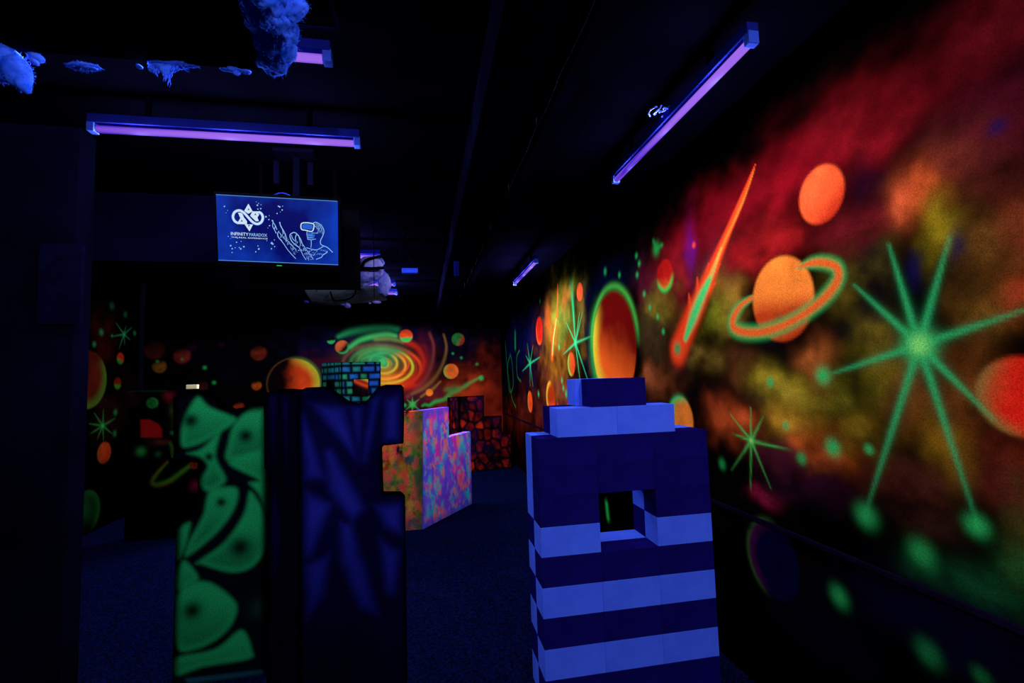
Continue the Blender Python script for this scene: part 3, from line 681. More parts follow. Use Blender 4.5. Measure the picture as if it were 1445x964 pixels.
B0, B1 = at_y(482, 600, 6.5), at_y(537.5, 600, 6.5); B2 = at_y(454, 600, 7.15)
kb2 = empty('bunker', (B0.x, 6.5, 0), 'tall foam bunker painted with teal and blue bricks, small square window', 'bunker')
P0, P1 = (B0.x, 6.5), (B1.x, 6.5); cv_ = plane_conv(P0, P1)[0]
wing('front_panel', kb2, P0, P1, [(0, 0), cv_(482.5, 511), cv_(536.5, 510.5), (cv_(537, 700)[0], 0)], .07, paint_brick, FOAM, holes=[[cv_(498, 559), cv_(498, 535.5), cv_(519.5, 535), cv_(519, 559)]], black_edge=.02)
P0, P1 = (B2.x, 7.15), (B0.x-.004, 6.51); cv_ = plane_conv(P0, P1)[0]; _w = math.hypot(P1[0]-P0[0], P1[1]-P0[1])
wing('side_panel', kb2, P0, P1, [(0, 0), (0, cv_(455, 512)[1]), (_w, cv_(482, 511)[1]), (_w, 0)], .06, lambda p: paint_brick(p, 1.3, w=.42), FOAM, holes=[[cv_(461, 560), cv_(461, 537), cv_(472, 536), cv_(472.5, 560)]], black_edge=.02)

# --- black space bunker far left
def paint_space(p):
    p.c[:] = lin((3, 3, 8)); n = fbm(p.u, p.v, 4, 91, 4)
    p.blob(185, 562, 12, 10, (60, 10, 26), .6, seed=401); p.blob(238, 560, 8, 8, (130, 20, 40), .9, seed=402, tex=.2); p.blob(243, 585, 6, 16, (60, 80, 30), .8, seed=403)
    p.disc(215, 569, 7.5, (30, 120, 50), tex=.5, soft=.15, rim=(50, 150, 60), rimdir=(1, .5)); p.poly([(198, 592), (212, 592), (224, 598), (229, 606), (229, 618), (198, 618)], (170, 22, 22), soft=.01)
    p.blob(226, 624, 14, 5, (110, 50, 30), .8, seed=404, tex=.2); p.dot(199, 637, 6, (45, 160, 65)); p.dot(223, 641, 4, (30, 110, 50), .8); p.dot(243, 611, 2.5, (30, 140, 80))
    p.stroke([(160, 551), (200, 551), (232, 550)], [1, 2, 3], (15, 70, 45), .7)
    p.stroke([(240, 625), (243, 632), (243, 645)], [2, 2.5, 1], (70, 120, 40), .8)
    p.stroke([(237, 652), (222, 668), (215, 680), (222, 684), (240, 678), (258, 665), (275, 652)], [1, 2, 2.6, 3, 3, 3, 2], (75, 140, 30), 1)
    p.stroke([(236, 650), (220, 668), (214, 682), (224, 687), (244, 680)], [1, 1.5, 1.5, 1.5, 1], (130, 60, 25), .6)
    p.disc(274, 656, 6, (120, 40, 20), soft=.2, tex=.5); p.dot(276, 686, 7, (150, 20, 60), .9)
    p.c *= .6*np.clip(.7+.9*(n-.3), .5, 1.2)[:, None]
S0, S1 = at_y(178, 650, 5.45), at_y(300, 650, 5.45)
sb = empty('bunker', ((S0.x+S1.x)/2, 5.45, 0), 'low black foam bunker with a green ringed planet, by the left wall mural', 'bunker')
P0, P1 = (S0.x, 5.45), (S1.x, 5.45); cv_ = plane_conv(P0, P1)[0]
wing('front_panel', sb, P0, P1, [(0, 0), (0, cv_(178, 552)[1]), (cv_(300, 550)[0], cv_(300, 550)[1]), (cv_(300, 650)[0], 0)], .08, paint_space, FOAM)

_p = at_y(267, 551.5, 5.40)
bm = bmesh.new(); add_box(bm, (_p.x, 5.47, _p.z+.0), (.105, .05, .045), bevel=.008)
o = from_bm('sensor_box', bm, mat('cream_plastic', (240, 225, 170), noise=.1), origin=(_p.x, 5.47, _p.z)); tag(o, 'small cream box resting on top of the black space bunker', 'sensor')
o.location.z = max(v.co.z for v in sb.children[0].data.vertices)+.0225

# ------------------------------------------------------------- block tower
YT = 2.2; CH = .1342; Z0 = 1.5-.1395*YT-9*CH
Z0 = max(Z0, 0.0)
BW = (.6255-.2345)*YT/3; XT = .2345*YT; DT = .135
LIT = mat('fluorescent_blue_foam', (66, 100, 255), noise=.12, scale=9, bump=.15)
DRK = mat('dark_navy_foam', (15, 9, 90), noise=.2, scale=9, bump=.15)
names_c = ['bottom', 'second', 'third', 'fourth', 'fifth', 'sixth', 'seventh', 'eighth', 'ninth', 'tenth', 'topmost']
#             courses bottom to top: K J I H G F E D C B A
dark = {0: 1, 1: 0, 2: 1, 3: 0, 4: 1, 5: 0, 6: 1, 7: 1, 8: 1}
CHh = CH
def block(x0, x1, y0, y1, ci, is_dark, label, jx=0, rz=0):
    z = Z0+ci*CHh; bm = bmesh.new()
    g = .0002
    add_box(bm, (0, 0, CHh/2), (x1-x0-2*g, y1-y0-2*g, CHh-.0002), bevel=.002)
    o = from_bm('foam_block', bm, DRK if is_dark else LIT, smooth=False, origin=None)
    o.location = ((x0+x1)/2+jx, (y0+y1)/2, z)
    tag(o, label, 'block', 'foam blocks of the stacked tower')
    return o
pos = ['left', 'middle', 'right']
col = lambda dk: 'dark navy' if dk else 'bright blue'
for ci in range(9):
    for k in range(3):
        hole = k == 1 and ci in (5, 6)
        x0 = XT+k*BW; x1 = x0+BW; dk = dark[ci]
        if not hole:
            block(x0, x1, YT, YT+DT, ci, dk, f'{col(dk)} foam block, front {pos[k]} of the tower\'s {names_c[ci]} course from the floor', jx=0)
            if k != 1 or ci not in (5, 6):
                # rear block, shade reversed
                jx = (0.0 if ci in (7, 8) else -.004 if ci in (4,) else .003) if k == 0 else 0
                dk2 = (not dk) if ci != 0 else 0
                block(x0, x1, YT+DT, YT+2*DT, ci, dk2, f'{col(dk2)} foam block, rear {pos[k]} of the tower\'s {names_c[ci]} course from the floor')
# two block course and the crown
zB = 9
bx0 = at_y(786, 590, YT).x; bx1 = at_y(952, 590, YT).x; bm_ = (bx0+bx1)/2
for k, (a, b) in enumerate(((bx0, bm_), (bm_, bx1))):
    block(a, b, YT, YT+DT, zB, 0, f'bright blue foam block, front {"left" if k == 0 else "right"} under the tower\'s crown block')
    block(a-.004*(1-k)*0, b, YT+DT, YT+2*DT, zB, 1, f'dark navy foam block, rear {"left" if k == 0 else "right"} under the tower\'s crown block')
ax0 = at_y(834, 565, YT).x; ax1 = at_y(912, 565, YT).x
block(ax0, ax1, YT, YT+DT, 10, 1, 'dark navy foam block crowning the tower in front')
ex0 = at_y(812, 565, YT+DT).x
block(ex0, ex0+BW, YT+DT, YT+2*DT, 10, 0, 'bright blue foam block behind the dark crown block, offset to the left')

# ------------------------------------------------------------- lamps
HOUS = mat('lamp_housing_navy', (16, 22, 110), noise=.2); CAPM = mat('lamp_cap_blue', (45, 70, 190), noise=.1)
TUBE = bpy.data.materials.new('violet_blacklight_tube'); TUBE.use_nodes = True
_nt = TUBE.node_tree; _b = _nt.nodes['Principled BSDF']; _b.inputs['Base Color'].default_value = (.001, .001, .003, 1); _b.inputs['Roughness'].default_value = 1; _b.inputs['Specular IOR Level'].default_value = 0
_lw = _nt.nodes.new('ShaderNodeLayerWeight'); _lw.inputs['Blend'].default_value = .35
_rr = _nt.nodes.new('ShaderNodeValToRGB'); _rr.color_ramp.elements[0].color = lin4((158, 104, 235)); _rr.color_ramp.elements[1].color = lin4((70, 28, 200)); _rr.color_ramp.elements[0].position = .15; _rr.color_ramp.elements[1].position = .9
_nt.links.new(_lw.outputs['Facing'], _rr.inputs['Fac']); _nt.links.new(_rr.outputs['Color'], _b.inputs['Emission Color']); _b.inputs['Emission Strength'].default_value = 1.0
def lamp(c, axis, length, label, group, power=60, npt=3, rot=0.0, seen=True, zoff=0.0):
    """blacklight batten: centre c is the tube axis; housing hangs from the ceiling"""
    c = Vector(c); e = empty('blacklight_lamp', c, label, 'lamp', group)
    d = Vector((1, 0, 0)) if axis == 'x' else Vector((0, 1, 0)); s = d.cross(Vector((0, 0, 1)))
    def bx(name, cc, L, W, H, m, bev=.003):
        bm = bmesh.new(); add_box(bm, cc, (L, W, H) if axis == 'x' else (W, L, H), bevel=bev); return from_bm(name, bm, m, e)
    bm = bmesh.new(); add_tube(bm, [d*(-length/2+.03), d*(length/2-.03)], .016, 16); from_bm('tube', bm, TUBE, e, smooth=True)
    bx('housing', Vector((0, 0, .042)), length, .045, .04, HOUS)
    for sg in (-1, 1):
        bx('end_cap', d*sg*(length/2-.012)+Vector((0, 0, .006)), .030, .040, .046, CAPM)
    top = ZC-c.z
    for sg in (-1, 1):
        if top-.062 > .01:
            bm = bmesh.new(); add_box(bm, d*sg*length*.3+Vector((0, 0, (.062+top)/2)), (.02, .02, top-.062)); from_bm('hanger', bm, BLK, e)
    if power > 0:
        for k in range(npt):
            t = (k+.5)/npt-.5
            ld = bpy.data.lights.new('blacklight', 'POINT'); ld.energy = power/npt; ld.color = (.86, .84, 1.0); ld.shadow_soft_size = .03
            lo = bpy.data.objects.new('blacklight_glow', ld); COL.objects.link(lo); lo.parent = e; lo.location = d*t*length+Vector((0, 0, -.055))
    e.rotation_euler = (0, 0, rot)
    return e
ZT = 2.65
lamp((1.153, 2.035, ZT), 'y', 1.24, 'violet blacklight tube near the right wall, the long slanting one', 'blacklight tubes', 40)
lamp((1.145, 5.26, ZT), 'y', 1.20, 'small distant violet blacklight tube above the right mural', 'blacklight tubes', 100)
lamp((1.153, -1.2, ZT), 'y', 1.20, 'added unseen violet blacklight tube behind the camera near the right wall', 'blacklight tubes', 125)  # unseen, carries on the right-hand row; added to light the near wall
lamp((.02, -.95, ZT), 'y', 1.20, 'added unseen violet blacklight tube in the middle of the ceiling behind the camera', 'blacklight tubes', 150)  # invented tube, put in to brighten the tower, bunker fronts and floor
lamp((-.859, 2.36, ZT), 'x', 1.15, 'violet blacklight tube running level above the television', 'blacklight tubes', 45)
lamp((-.88, 1.733, ZT), 'x', 1.15, 'violet blacklight tube poking out past the blue insulation at top', 'blacklight tubes', 14)
lamp((-.95, 4.58, ZT), 'x', 1.15, 'violet blacklight tube seen behind the cable and insulation right of the television', 'blacklight tubes', 95)
lamp((-.86, 5.93, ZT), 'x', 1.10, 'upper of two small violet tube ends right of the insulation', 'blacklight tubes', 80)
lamp((-.87, 6.55, ZT), 'x', 1.10, 'lower of two small violet tube ends right of the insulation', 'blacklight tubes', 250)
# unlit batten
e = empty('batten', (-.12, 5.25, ZT), 'short unlit blue batten under the ceiling right of the insulation', 'lamp')
bm = bmesh.new(); add_box(bm, (0, 0, .02), (.17, .06, .05), bevel=.004); from_bm('housing', bm, mat('batten_blue', (26, 50, 175), noise=.2), e)
bm = bmesh.new(); add_box(bm, (0, 0, .1075), (.04, .04, .125)); from_bm('hanger', bm, BLK, e)
# clip on the near right lamp: clear cable bundle
_c = at_z(935, 160, 2.70)
bm = bmesh.new()
for k in range(5):
    pts = [(_c.x-.05+.02*k+.012*math.sin(t*1.3+k), _c.y-.03+.012*t, ZT+.06+.012*math.sin(t*.9+2*k)) for t in range(6)]
    add_tube(bm, pts, .004, 6)
o = from_bm('cable_clip', bm, mat('clear_plastic_blue', (60, 80, 200), rough=.2, spec=.6), origin=(_c.x, _c.y, ZT+.06)); tag(o, 'small tangle of clear blue cable beside the near right tube', 'cable')

# ------------------------------------------------------------- television
tv = empty('television', (-.76, 2.756, EYE+.829), 'black flat television hung from the ceiling showing a headset advert', 'television')
_Rz = Matrix.Rotation(-.045, 3, 'Z'); _Rx = Matrix.Rotation(.20, 3, 'X')
_Ry = Matrix(((math.cos(.038), 0, math.sin(.038)), (0, 1, 0), (-math.sin(.038), 0, math.cos(.038))))
tv.rotation_euler = (_Rz @ _Rx @ _Ry).to_euler()
TW, TH = .62, .62*9/16
TVB = mat('television_black_plastic', (2, 2, 6))
bm = bmesh.new(); add_box(bm, (0, .025, -.006), (TW+.03, .045, TH+.045), bevel=.006); add_box(bm, (0, .06, -.02), (TW*.6, .04, TH*.6), bevel=.01); from_bm('casing', bm, TVB, tv)
SCR = bpy.data.materials.new('television_picture'); SCR.use_nodes = True
_nt = SCR.node_tree; _b = _nt.nodes['Principled BSDF']; _b.inputs['Base Color'].default_value = (.001, .001, .002, 1); _b.inputs['Specular IOR Level'].default_value = 0
_tc = _nt.nodes.new('ShaderNodeTexCoord'); _n = _nt.nodes.new('ShaderNodeTexNoise'); _n.inputs['Scale'].default_value = 5; _n.inputs['Detail'].default_value = 3
_nt.links.new(_tc.outputs['Object'], _n.inputs['Vector'])
_sep = _nt.nodes.new('ShaderNodeSeparateXYZ'); _nt.links.new(_tc.outputs['Object'], _sep.inputs[0])
_m1 = _nt.nodes.new('ShaderNodeMath'); _m1.operation = 'MULTIPLY_ADD'; _m1.inputs[1].default_value = 1.9; _m1.inputs[2].default_value = -0.25
_ab = _nt.nodes.new('ShaderNodeVectorMath'); _ab.operation = 'LENGTH'; _nt.links.new(_tc.outputs['Object'], _ab.inputs[0]); _nt.links.new(_ab.outputs['Value'], _m1.inputs[0])
_ad = _nt.nodes.new('ShaderNodeMath'); _ad.operation = 'ADD'; _nt.links.new(_m1.outputs[0], _ad.inputs[0]); _nt.links.new(_n.outputs['Fac'], _ad.inputs[1])
_r = _nt.nodes.new('ShaderNodeValToRGB'); _r.color_ramp.elements[0].position = .5; _r.color_ramp.elements[0].color = lin4((2, 8, 96)); _r.color_ramp.elements[1].position = .98; _r.color_ramp.elements[1].color = lin4((12, 58, 182))
_nt.links.new(_ad.outputs[0], _r.inputs['Fac']); _nt.links.new(_r.outputs['Color'], _b.inputs['Emission Color']); _b.inputs['Emission Strength'].default_value = 1
bm = bmesh.new(); add_box(bm, (0, 0.001, 0), (TW, .004, TH)); scr = from_bm('screen', bm, SCR, tv)
# flat picture artwork on the screen, in screen pixels of the 1445x923 close-up mapped to the panel
X0, X1 = 42, 1410
def sp(x, y):
    t = (x-X0)/(X1-X0); top = 45+t*(135-45); bot = 780+t*(838-780)
    xl = 42+(y-45)/735*33
    uu = (x-xl)/(1410-xl); return (-TW/2+uu*TW, TH/2-(y-top)/(bot-top)*TH)
def emis(name, rgb, s=1.0):
    m = mat(name, (1, 1, 2), emit=rgb, estr=s); return m
LGT = emis('picture_pale_cyan', (140, 188, 238)); WHT = emis('picture_white', (205, 225, 245)); MID = emis('picture_mid_blue', (40, 95, 205)); SOFTB = emis('picture_soft_blue', (22, 70, 200))
def ribbon(bm, pts, w, y=-.0022, closed=False):
    P = [sp(*p) for p in pts]; n = len(P); ww = w/1368*TW/2; L = []; Rr = []
    for i in range(n):
        a = P[(i-1) % n] if (closed or i > 0) else P[i]; b = P[(i+1) % n] if (closed or i < n-1) else P[i]
        dx, dz = b[0]-a[0], b[1]-a[1]; l = math.hypot(dx, dz) or 1e-6; nx, nz = -dz/l*ww, dx/l*ww
        L.append(bm.verts.new((P[i][0]+nx, y, P[i][1]+nz))); Rr.append(bm.verts.new((P[i][0]-nx, y, P[i][1]-nz)))
    for i in range(n if closed else n-1):
        j = (i+1) % n
        try: bm.faces.new((L[i], L[j], Rr[j], Rr[i]))
        except ValueError: pass
def fpoly(bm, pts, y=-.0020):
    bm.faces.new([bm.verts.new((*(lambda s_: (s_[0], y, s_[1]))(sp(*p)),)) for p in pts])
# logo: two crossed triangles behind a lemniscate band
bm = bmesh.new()
fpoly(bm, [(400, 152), (352, 232), (400, 262), (446, 236)]); fpoly(bm, [(446, 236), (540, 238), (500, 305), (516, 345), (482, 345), (420, 285), (430, 262)])
fpoly(bm, [(285, 250), (330, 250), (350, 300), (385, 345), (385, 378), (272, 374), (312, 310)]); fpoly(bm, [(358, 378), (452, 380), (413, 456)])
emb = from_bm('emblem', bm, WHT, scr)
bm = bmesh.new(); lem = [(400, 303), (350, 250), (300, 226), (250, 245), (232, 295), (250, 340), (282, 362)]
lem2 = [(400, 303), (450, 355), (500, 376), (545, 355), (562, 305), (545, 262), (515, 245)]
ribbon(bm, smooth(lem), 40, -.0032); ribbon(bm, smooth(lem2), 40, -.0032)
from_bm('emblem_band_edge', bm, SOFTB, scr)
bm = bmesh.new(); ribbon(bm, smooth(lem), 26, -.0040); ribbon(bm, smooth(lem2), 26, -.0040); from_bm('emblem_band', bm, WHT, scr)
for a, b in ((403, 212), (478, 268), (328, 338), (408, 390)):
    bm = bmesh.new(); fpoly(bm, [(a-12, b+10), (a, b-12), (a+12, b+10)], -.0030); from_bm('emblem_mark', bm, SOFTB, scr)
def text(name, body, x, y, w, h, m):
    cu = bpy.data.curves.new(name, 'FONT'); cu.body = body; cu.resolution_u = 2; cu.offset = .008
    to = bpy.data.objects.new(name, cu); COL.objects.link(to); bpy.context.view_layer.update()
    me = bpy.data.meshes.new_from_object(to.evaluated_get(bpy.context.evaluated_depsgraph_get())); bpy.data.objects.remove(to)
    co = np.array([v.co[:] for v in me.vertices]); mn = co.min(0); mx = co.max(0)
    a = sp(x, y); b = sp(x+w, y+h+w*.045)
    for v in me.vertices:
        tx = (v.co.x-mn[0])/(mx[0]-mn[0]); ty = (v.co.y-mn[1])/(mx[1]-mn[1]); v.co = (a[0]+(b[0]-a[0])*tx, -.0026, b[1]+(a[1]-b[1])*ty)
    me.materials.clear(); return link_mesh(name, me, m, scr)
text('lettering', 'INFINITY', 208, 462, 195, 36, WHT); text('lettering', 'PARADOX', 410, 474, 200, 36, LGT)
text('lettering', 'THE REAL EXPERIENCE', 212, 512, 402, 16, WHT)
# headset figure
bm = bmesh.new(); W_ = 7
head = smooth([(1125, 372), (1160, 362), (1205, 385), (1240, 425), (1250, 470), (1232, 520), (1212, 560), (1212, 600), (1240, 620), (1290, 640), (1350, 695)])
ribbon(bm, head, 9); ribbon(bm, smooth([(1160, 375), (1200, 400), (1225, 440), (1232, 490)]), 5); ribbon(bm, smooth([(1150, 380), (1190, 420), (1205, 480)]), 4)
ribbon(bm, smooth([(1060, 450), (1055, 490), (1062, 520), (1068, 548), (1100, 556), (1105, 600), (1100, 640)]), 7); ribbon(bm, [(1100, 556), (1158, 545)], 6)
ribbon(bm, smooth([(1050, 640), (1100, 655), (1160, 665), (1212, 645), (1250, 620)]), 8); ribbon(bm, [(1110, 478), (1180, 482), (1188, 440), (1140, 395)], 6)
ribbon(bm, [(1160, 770), (1220, 748), (1240, 720), (1290, 690)], 8); ribbon(bm, [(1062, 500), (1120, 505)], 4); ribbon(bm, [(1066, 528), (1120, 530)], 4)
rg2 = random.Random(5)
for k in range(46):
    x = rg2.uniform(1070, 1290); y = 660+rg2.uniform(0, 60)*(1 if x < 1250 else .5); a = rg2.uniform(0, 3.1); l = rg2.uniform(8, 22)
    ribbon(bm, [(x, y), (x+l*math.cos(a), y+l*math.sin(a)*.8)], 3)
for k in range(20):
    x = rg2.uniform(1160, 1235); y = rg2.uniform(385, 480); ribbon(bm, [(x, y), (x+rg2.uniform(-18, 18), y+rg2.uniform(4, 18))], 3)
from_bm('figure_drawing', bm, LGT, scr)
bm = bmesh.new(); vs = smooth([(1000, 372), (1060, 366), (1125, 378), (1138, 400), (1125, 450), (1100, 462), (1040, 448), (1000, 440), (988, 410)], closed=True)
ribbon(bm, vs, 12, -.0030, closed=True); from_bm('headset_outline', bm, WHT, scr)
bm = bmesh.new(); fpoly(bm, smooth([(1010, 385), (1060, 378), (1115, 390), (1120, 410), (1108, 440), (1040, 432), (1005, 425)], closed=True), -.0018)
fpoly(bm, [(1062, 470), (1110, 480), (1150, 500), (1130, 545), (1072, 545)], -.0018); from_bm('headset_fill', bm, MID, scr)
# the two raised hands
bm = bmesh.new()
for pts, w in (([(668, 338), (680, 365), (700, 395), (718, 440)], 8), ([(676, 350), (670, 400), (690, 440), (712, 480)], 7), ([(750, 362), (760, 400), (790, 450), (815, 500), (822, 545)], 10), ([(765, 400), (780, 440), (790, 490)], 7),
               ([(740, 455), (725, 490), (740, 530), (775, 565)], 9), ([(745, 470), (765, 500), (760, 530)], 7), ([(740, 530), (790, 590), (830, 650), (880, 710), (930, 762)], 7), ([(822, 545), (860, 590), (900, 630), (935, 665)], 7),
               ([(905, 470), (870, 490), (865, 520), (880, 560), (915, 600), (965, 635)], 10), ([(905, 470), (940, 485), (980, 540), (1000, 590)], 10), ([(880, 500), (895, 540), (925, 570)], 7), ([(940, 490), (925, 530), (935, 575)], 8), ([(960, 500), (975, 560), (985, 600)], 7),
               ([(965, 635), (990, 680), (1015, 730), (1045, 775)], 7), ([(1000, 590), (1040, 650), (1080, 705), (1125, 762)], 7)): ribbon(bm, smooth(pts, 4), w)
for k in range(90):
    t = rg2.random()
    if k % 2: x = 760+t*150+rg2.uniform(-5, 50); y = 480+t*210+rg2.uniform(0, 30)
    else: x = 930+t*140+rg2.uniform(-10, 45); y = 550+t*200+rg2.uniform(0, 30)
    a = rg2.uniform(0, 3.1); l = rg2.uniform(8, 22); ribbon(bm, [(x, y), (x+l*math.cos(a), y+l*math.sin(a))], 3.5)
from_bm('hands_drawing', bm, LGT, scr)
for x, y, r in ((137, 180, 8), (500, 170, 9), (512, 150, 5), (540, 165, 5), (505, 212, 7), (537, 208, 8), (487, 133, 4), (735, 183, 8), (750, 190, 9), (782, 183, 5), (777, 224, 8), (757, 246, 4), (720, 262, 7), (595, 297, 10), (628, 328, 7), (632, 285, 4), (635, 395, 7), (668, 340, 9), (700, 408, 8), (690, 425, 8), (750, 362, 8), (180, 510, 5), (272, 576, 7), (322, 566, 5), (208, 614, 9), (225, 648, 8), (258, 637, 5), (224, 690, 6), (352, 626, 9), (318, 650, 9), (302, 635, 6), (507, 618, 6), (517, 652, 10), (483, 683, 7), (690, 552, 5), (660, 588, 12), (672, 598, 9), (693, 626, 6), (657, 650, 7), (606, 560, 5), (962, 670, 6), (617, 420, 4), (704, 470, 6), (172, 224, 4), (155, 250, 4), (205, 535, 3), (283, 530, 6)):
    bm = bmesh.new(); fpoly(bm, [(x+r*math.cos(a*math.pi/4), y+r*math.sin(a*math.pi/4)) for a in range(8)], -.0024); from_bm('spark', bm, LGT, scr)
for _l in ([(44, 50), (1408, 137)], [(76, 775), (1412, 832)]):
    bm = bmesh.new(); ribbon(bm, _l, 9, -.0024); from_bm('picture_edge', bm, emis('picture_edge_blue', (75, 130, 190)), scr)
bm = bmesh.new(); add_box(bm, (-.02+.02, -.002, -TH/2-.014), (.026, .004, .004)); from_bm('power_light', bm, emis('standby_green', (20, 200, 110)), tv)
# its mount
mt = empty('television_mount', (-.70, 2.86, 2.74), 'dark metal bracket holding the television from the ceiling', 'bracket')
MM = mat('bracket_navy_metal', (3, 3, 20))
bm = bmesh.new(); add_box(bm, (0, 0, .07), (.22, .12, .02), bevel=.003); add_box(bm, (0, .03, -.14), (.035, .035, .40)); add_box(bm, (0, .01, -.34), (.22, .02, .14)); from_bm('frame', bm, MM, mt)
for sg in (-1, 1):
    bm = bmesh.new(); add_box(bm, (sg*.09, -.035, -.06), (.03, .03, .13), bevel=.003); add_box(bm, (sg*.09, -.035, .0), (.014, .036, .014)); from_bm('arm', bm, MM, mt)
bm = bmesh.new(); add_tube(bm, smooth([(-.82, 2.80, 2.48), (-.80, 2.78, 2.525), (-.75, 2.77, 2.545), (-.70, 2.78, 2.53), (-.67, 2.80, 2.49)], 4), .004, 6)
o = from_bm('cable', bm, mat('cable_blue', (20, 32, 120)), origin=(-.75, 2.78, 2.5), smooth=True); tag(o, 'thin blue cable looping over the top of the television', 'cable')

# black board hanging right behind the television
_a = at_y(330, 330, 3.05); _b2 = at_y(508, 408, 3.05)
bm = bmesh.new(); add_box(bm, ((_a.x+_b2.x)/2, 3.07, (2.56+_b2.z)/2), (_b2.x-_a.x, .03, 2.56-_b2.z), bevel=.003)
for k in (.2, .8): add_box(bm, (_a.x+(_b2.x-_a.x)*k, 3.07, (2.56+ZC)/2), (.02, .02, ZC-2.56))
o = from_bm('hanging_board', bm, mat('board_black', (3, 3, 7), noise=.3), origin=((_a.x+_b2.x)/2, 3.07, 2.3)); tag(o, 'plain black board hanging behind the television, hiding lamps beyond', 'board')

# ------------------------------------------------------------- sagging tile, duct hose, insulation
TILE = mat('grey_ceiling_tile', (38, 44, 52), noise=.3, scale=8)
Yt = 3.9
tp = [(430, 411), (470, 411), (515, 406), (530, 405), (546, 424), (520, 427), (470, 431), (440, 428)]
bm = bmesh.new(); lo_, hi_ = [], []
dep = [4.1, 4.15, 4.2, 4.2, 3.85, 3.8, 3.75, 3.75]
vv = [at_y(x, y, d) for (x, y), d in zip(tp, dep)]
lo_ = [bm.verts.new(v) for v in vv]; hi_ = [bm.verts.new(v+Vector((0, 0, .015))) for v in vv]
bm.faces.new(lo_); bm.faces.new(hi_[::-1])
for i in range(8): j = (i+1) % 8; bm.faces.new((lo_[i], hi_[i], hi_[j], lo_[j]))
bmesh.ops.recalc_face_normals(bm, faces=bm.faces)
_o = sum(vv, Vector())/8
tile = from_bm('acoustic_tile', bm, TILE, origin=_o); tag(tile, 'grey sagging ceiling tile hanging low under the insulation', 'ceiling tile')
bm = bmesh.new()
for f in (.15, .85):
    v = vv[0].lerp(vv[4], f); add_tube(bm, [(v.x, v.y, v.z+.012), (v.x, v.y, ZC)], .003, 6)
o = from_bm('hanger_wire', bm, BLK, origin=(_o.x, _o.y, ZC)); o.parent = tile; o.location = (0, 0, ZC-_o.z)
bm = bmesh.new(); v0 = at_y(470, 409, 4.0)
add_tube(bm, smooth([at_y(467, 411, 4.05)+Vector((0, -.02, -.01)), at_y(470, 420, 3.85)+Vector((0, -.05, 0)), at_y(474, 424, 3.8)+Vector((0, -.05, -.01)), at_y(492, 424, 3.8)+Vector((0, -.05, 0)), at_y(502, 417, 3.85)+Vector((0, -.05, 0)), at_y(503, 407, 4.0)+Vector((0, -.03, 0))], 5), .006, 6)
o = from_bm('cable', bm, mat('cable_black', (3, 3, 6)), origin=v0, smooth=True); tag(o, 'thin black cable drooping in a loop under the grey ceiling tile', 'cable')

from mathutils import noise as mnoise
FLUF = mat('fluorescent_insulation_wool', (10, 70, 225), noise=.3, scale=16, bump=.25, rgb2=(60, 105, 255))
FLUP = mat('fluorescent_insulation_pale', (115, 125, 245), noise=.3, scale=18, bump=.6, rgb2=(150, 150, 250))
def fluff(name, lumps, m, label, amp=.25, freq=9, seed=0, strands=(), cat='insulation', group='insulation wool'):
    """lumps: (centre, (rx, ry, rz)); one woolly mass with frayed strands"""
    bm = bmesh.new()
    for c, r in lumps:
        res = bmesh.ops.create_icosphere(bm, subdivisions=5 if max(r) > .04 else 3, radius=1.0); c = Vector(c)
        fz = random.Random(seed*7+len(bm.verts))
        for v in res['verts']:
            d = v.co.copy(); w = Vector((d.x*r[0], d.y*r[1], d.z*r[2]))+c
            n = mnoise.fractal(w*freq+Vector((seed, 0, 0)), .8, 2.1, 5); n2 = mnoise.noise(w*freq*5)
            v.co = c+Vector((d.x*r[0], d.y*r[1], d.z*r[2]))*(1+amp*n+amp*.1*n2)
        for v in fz.sample(list(res['verts']), min(len(res['verts'])//3, 200)):
            dr = Vector((v.co-c)).normalized(); L = min(max(r)*.22, .012)*fz.uniform(.3, 1)
            k1 = v.co+dr*L*.5+Vector([fz.uniform(-1, 1) for _ in range(3)])*L*.35; k2 = k1+dr*L*.3+Vector([fz.uniform(-1, 1) for _ in range(3)])*L*.5
            add_tube(bm, [v.co-dr*.003, k1, k2], [.0007, .0006, .0003], 4)
    rg = random.Random(seed+3)
    for (p, l, k, spread) in strands:
        p = Vector(p)
        for s in range(k):
            a = p+Vector((rg.uniform(-spread, spread), rg.uniform(-.01, .01), rg.uniform(-.006, .006)))
            pts = [a]; 
            LL = l*rg.uniform(.35, 1.0)*(1-abs(a.x-p.x)/(spread*1.3))
            for t in range(5): pts.append(pts[-1]+Vector((rg.uniform(-.35, .35)*LL/5-(a.x-p.x)*.12, rg.uniform(-.2, .2)*LL/5, -LL/5)))
            add_tube(bm, pts, [.0035, .003, .0026, .002, .0015, .0008], 5)
    o0 = Vector(lumps[0][0]); o = from_bm(name, bm, m, origin=o0, smooth=True); tag(o, label, cat, group); return o
YSF = at_z(380, 100, 2.58).y+.004
F_ = lambda x, y, Y: at_y(x, y, Y)
def lump(x, y, Y, rx, ry, ryd=None):
    """lump centred at a spot in depth Y with half sizes given in picture pixels"""
    c = at_y(x, y, Y); a = at_y(x+rx, y, Y); b = at_y(x, y-ry, Y); return (c, (abs(a.x-c.x), ryd if ryd else min(abs(a.x-c.x), .08), abs(b.z-c.z)))
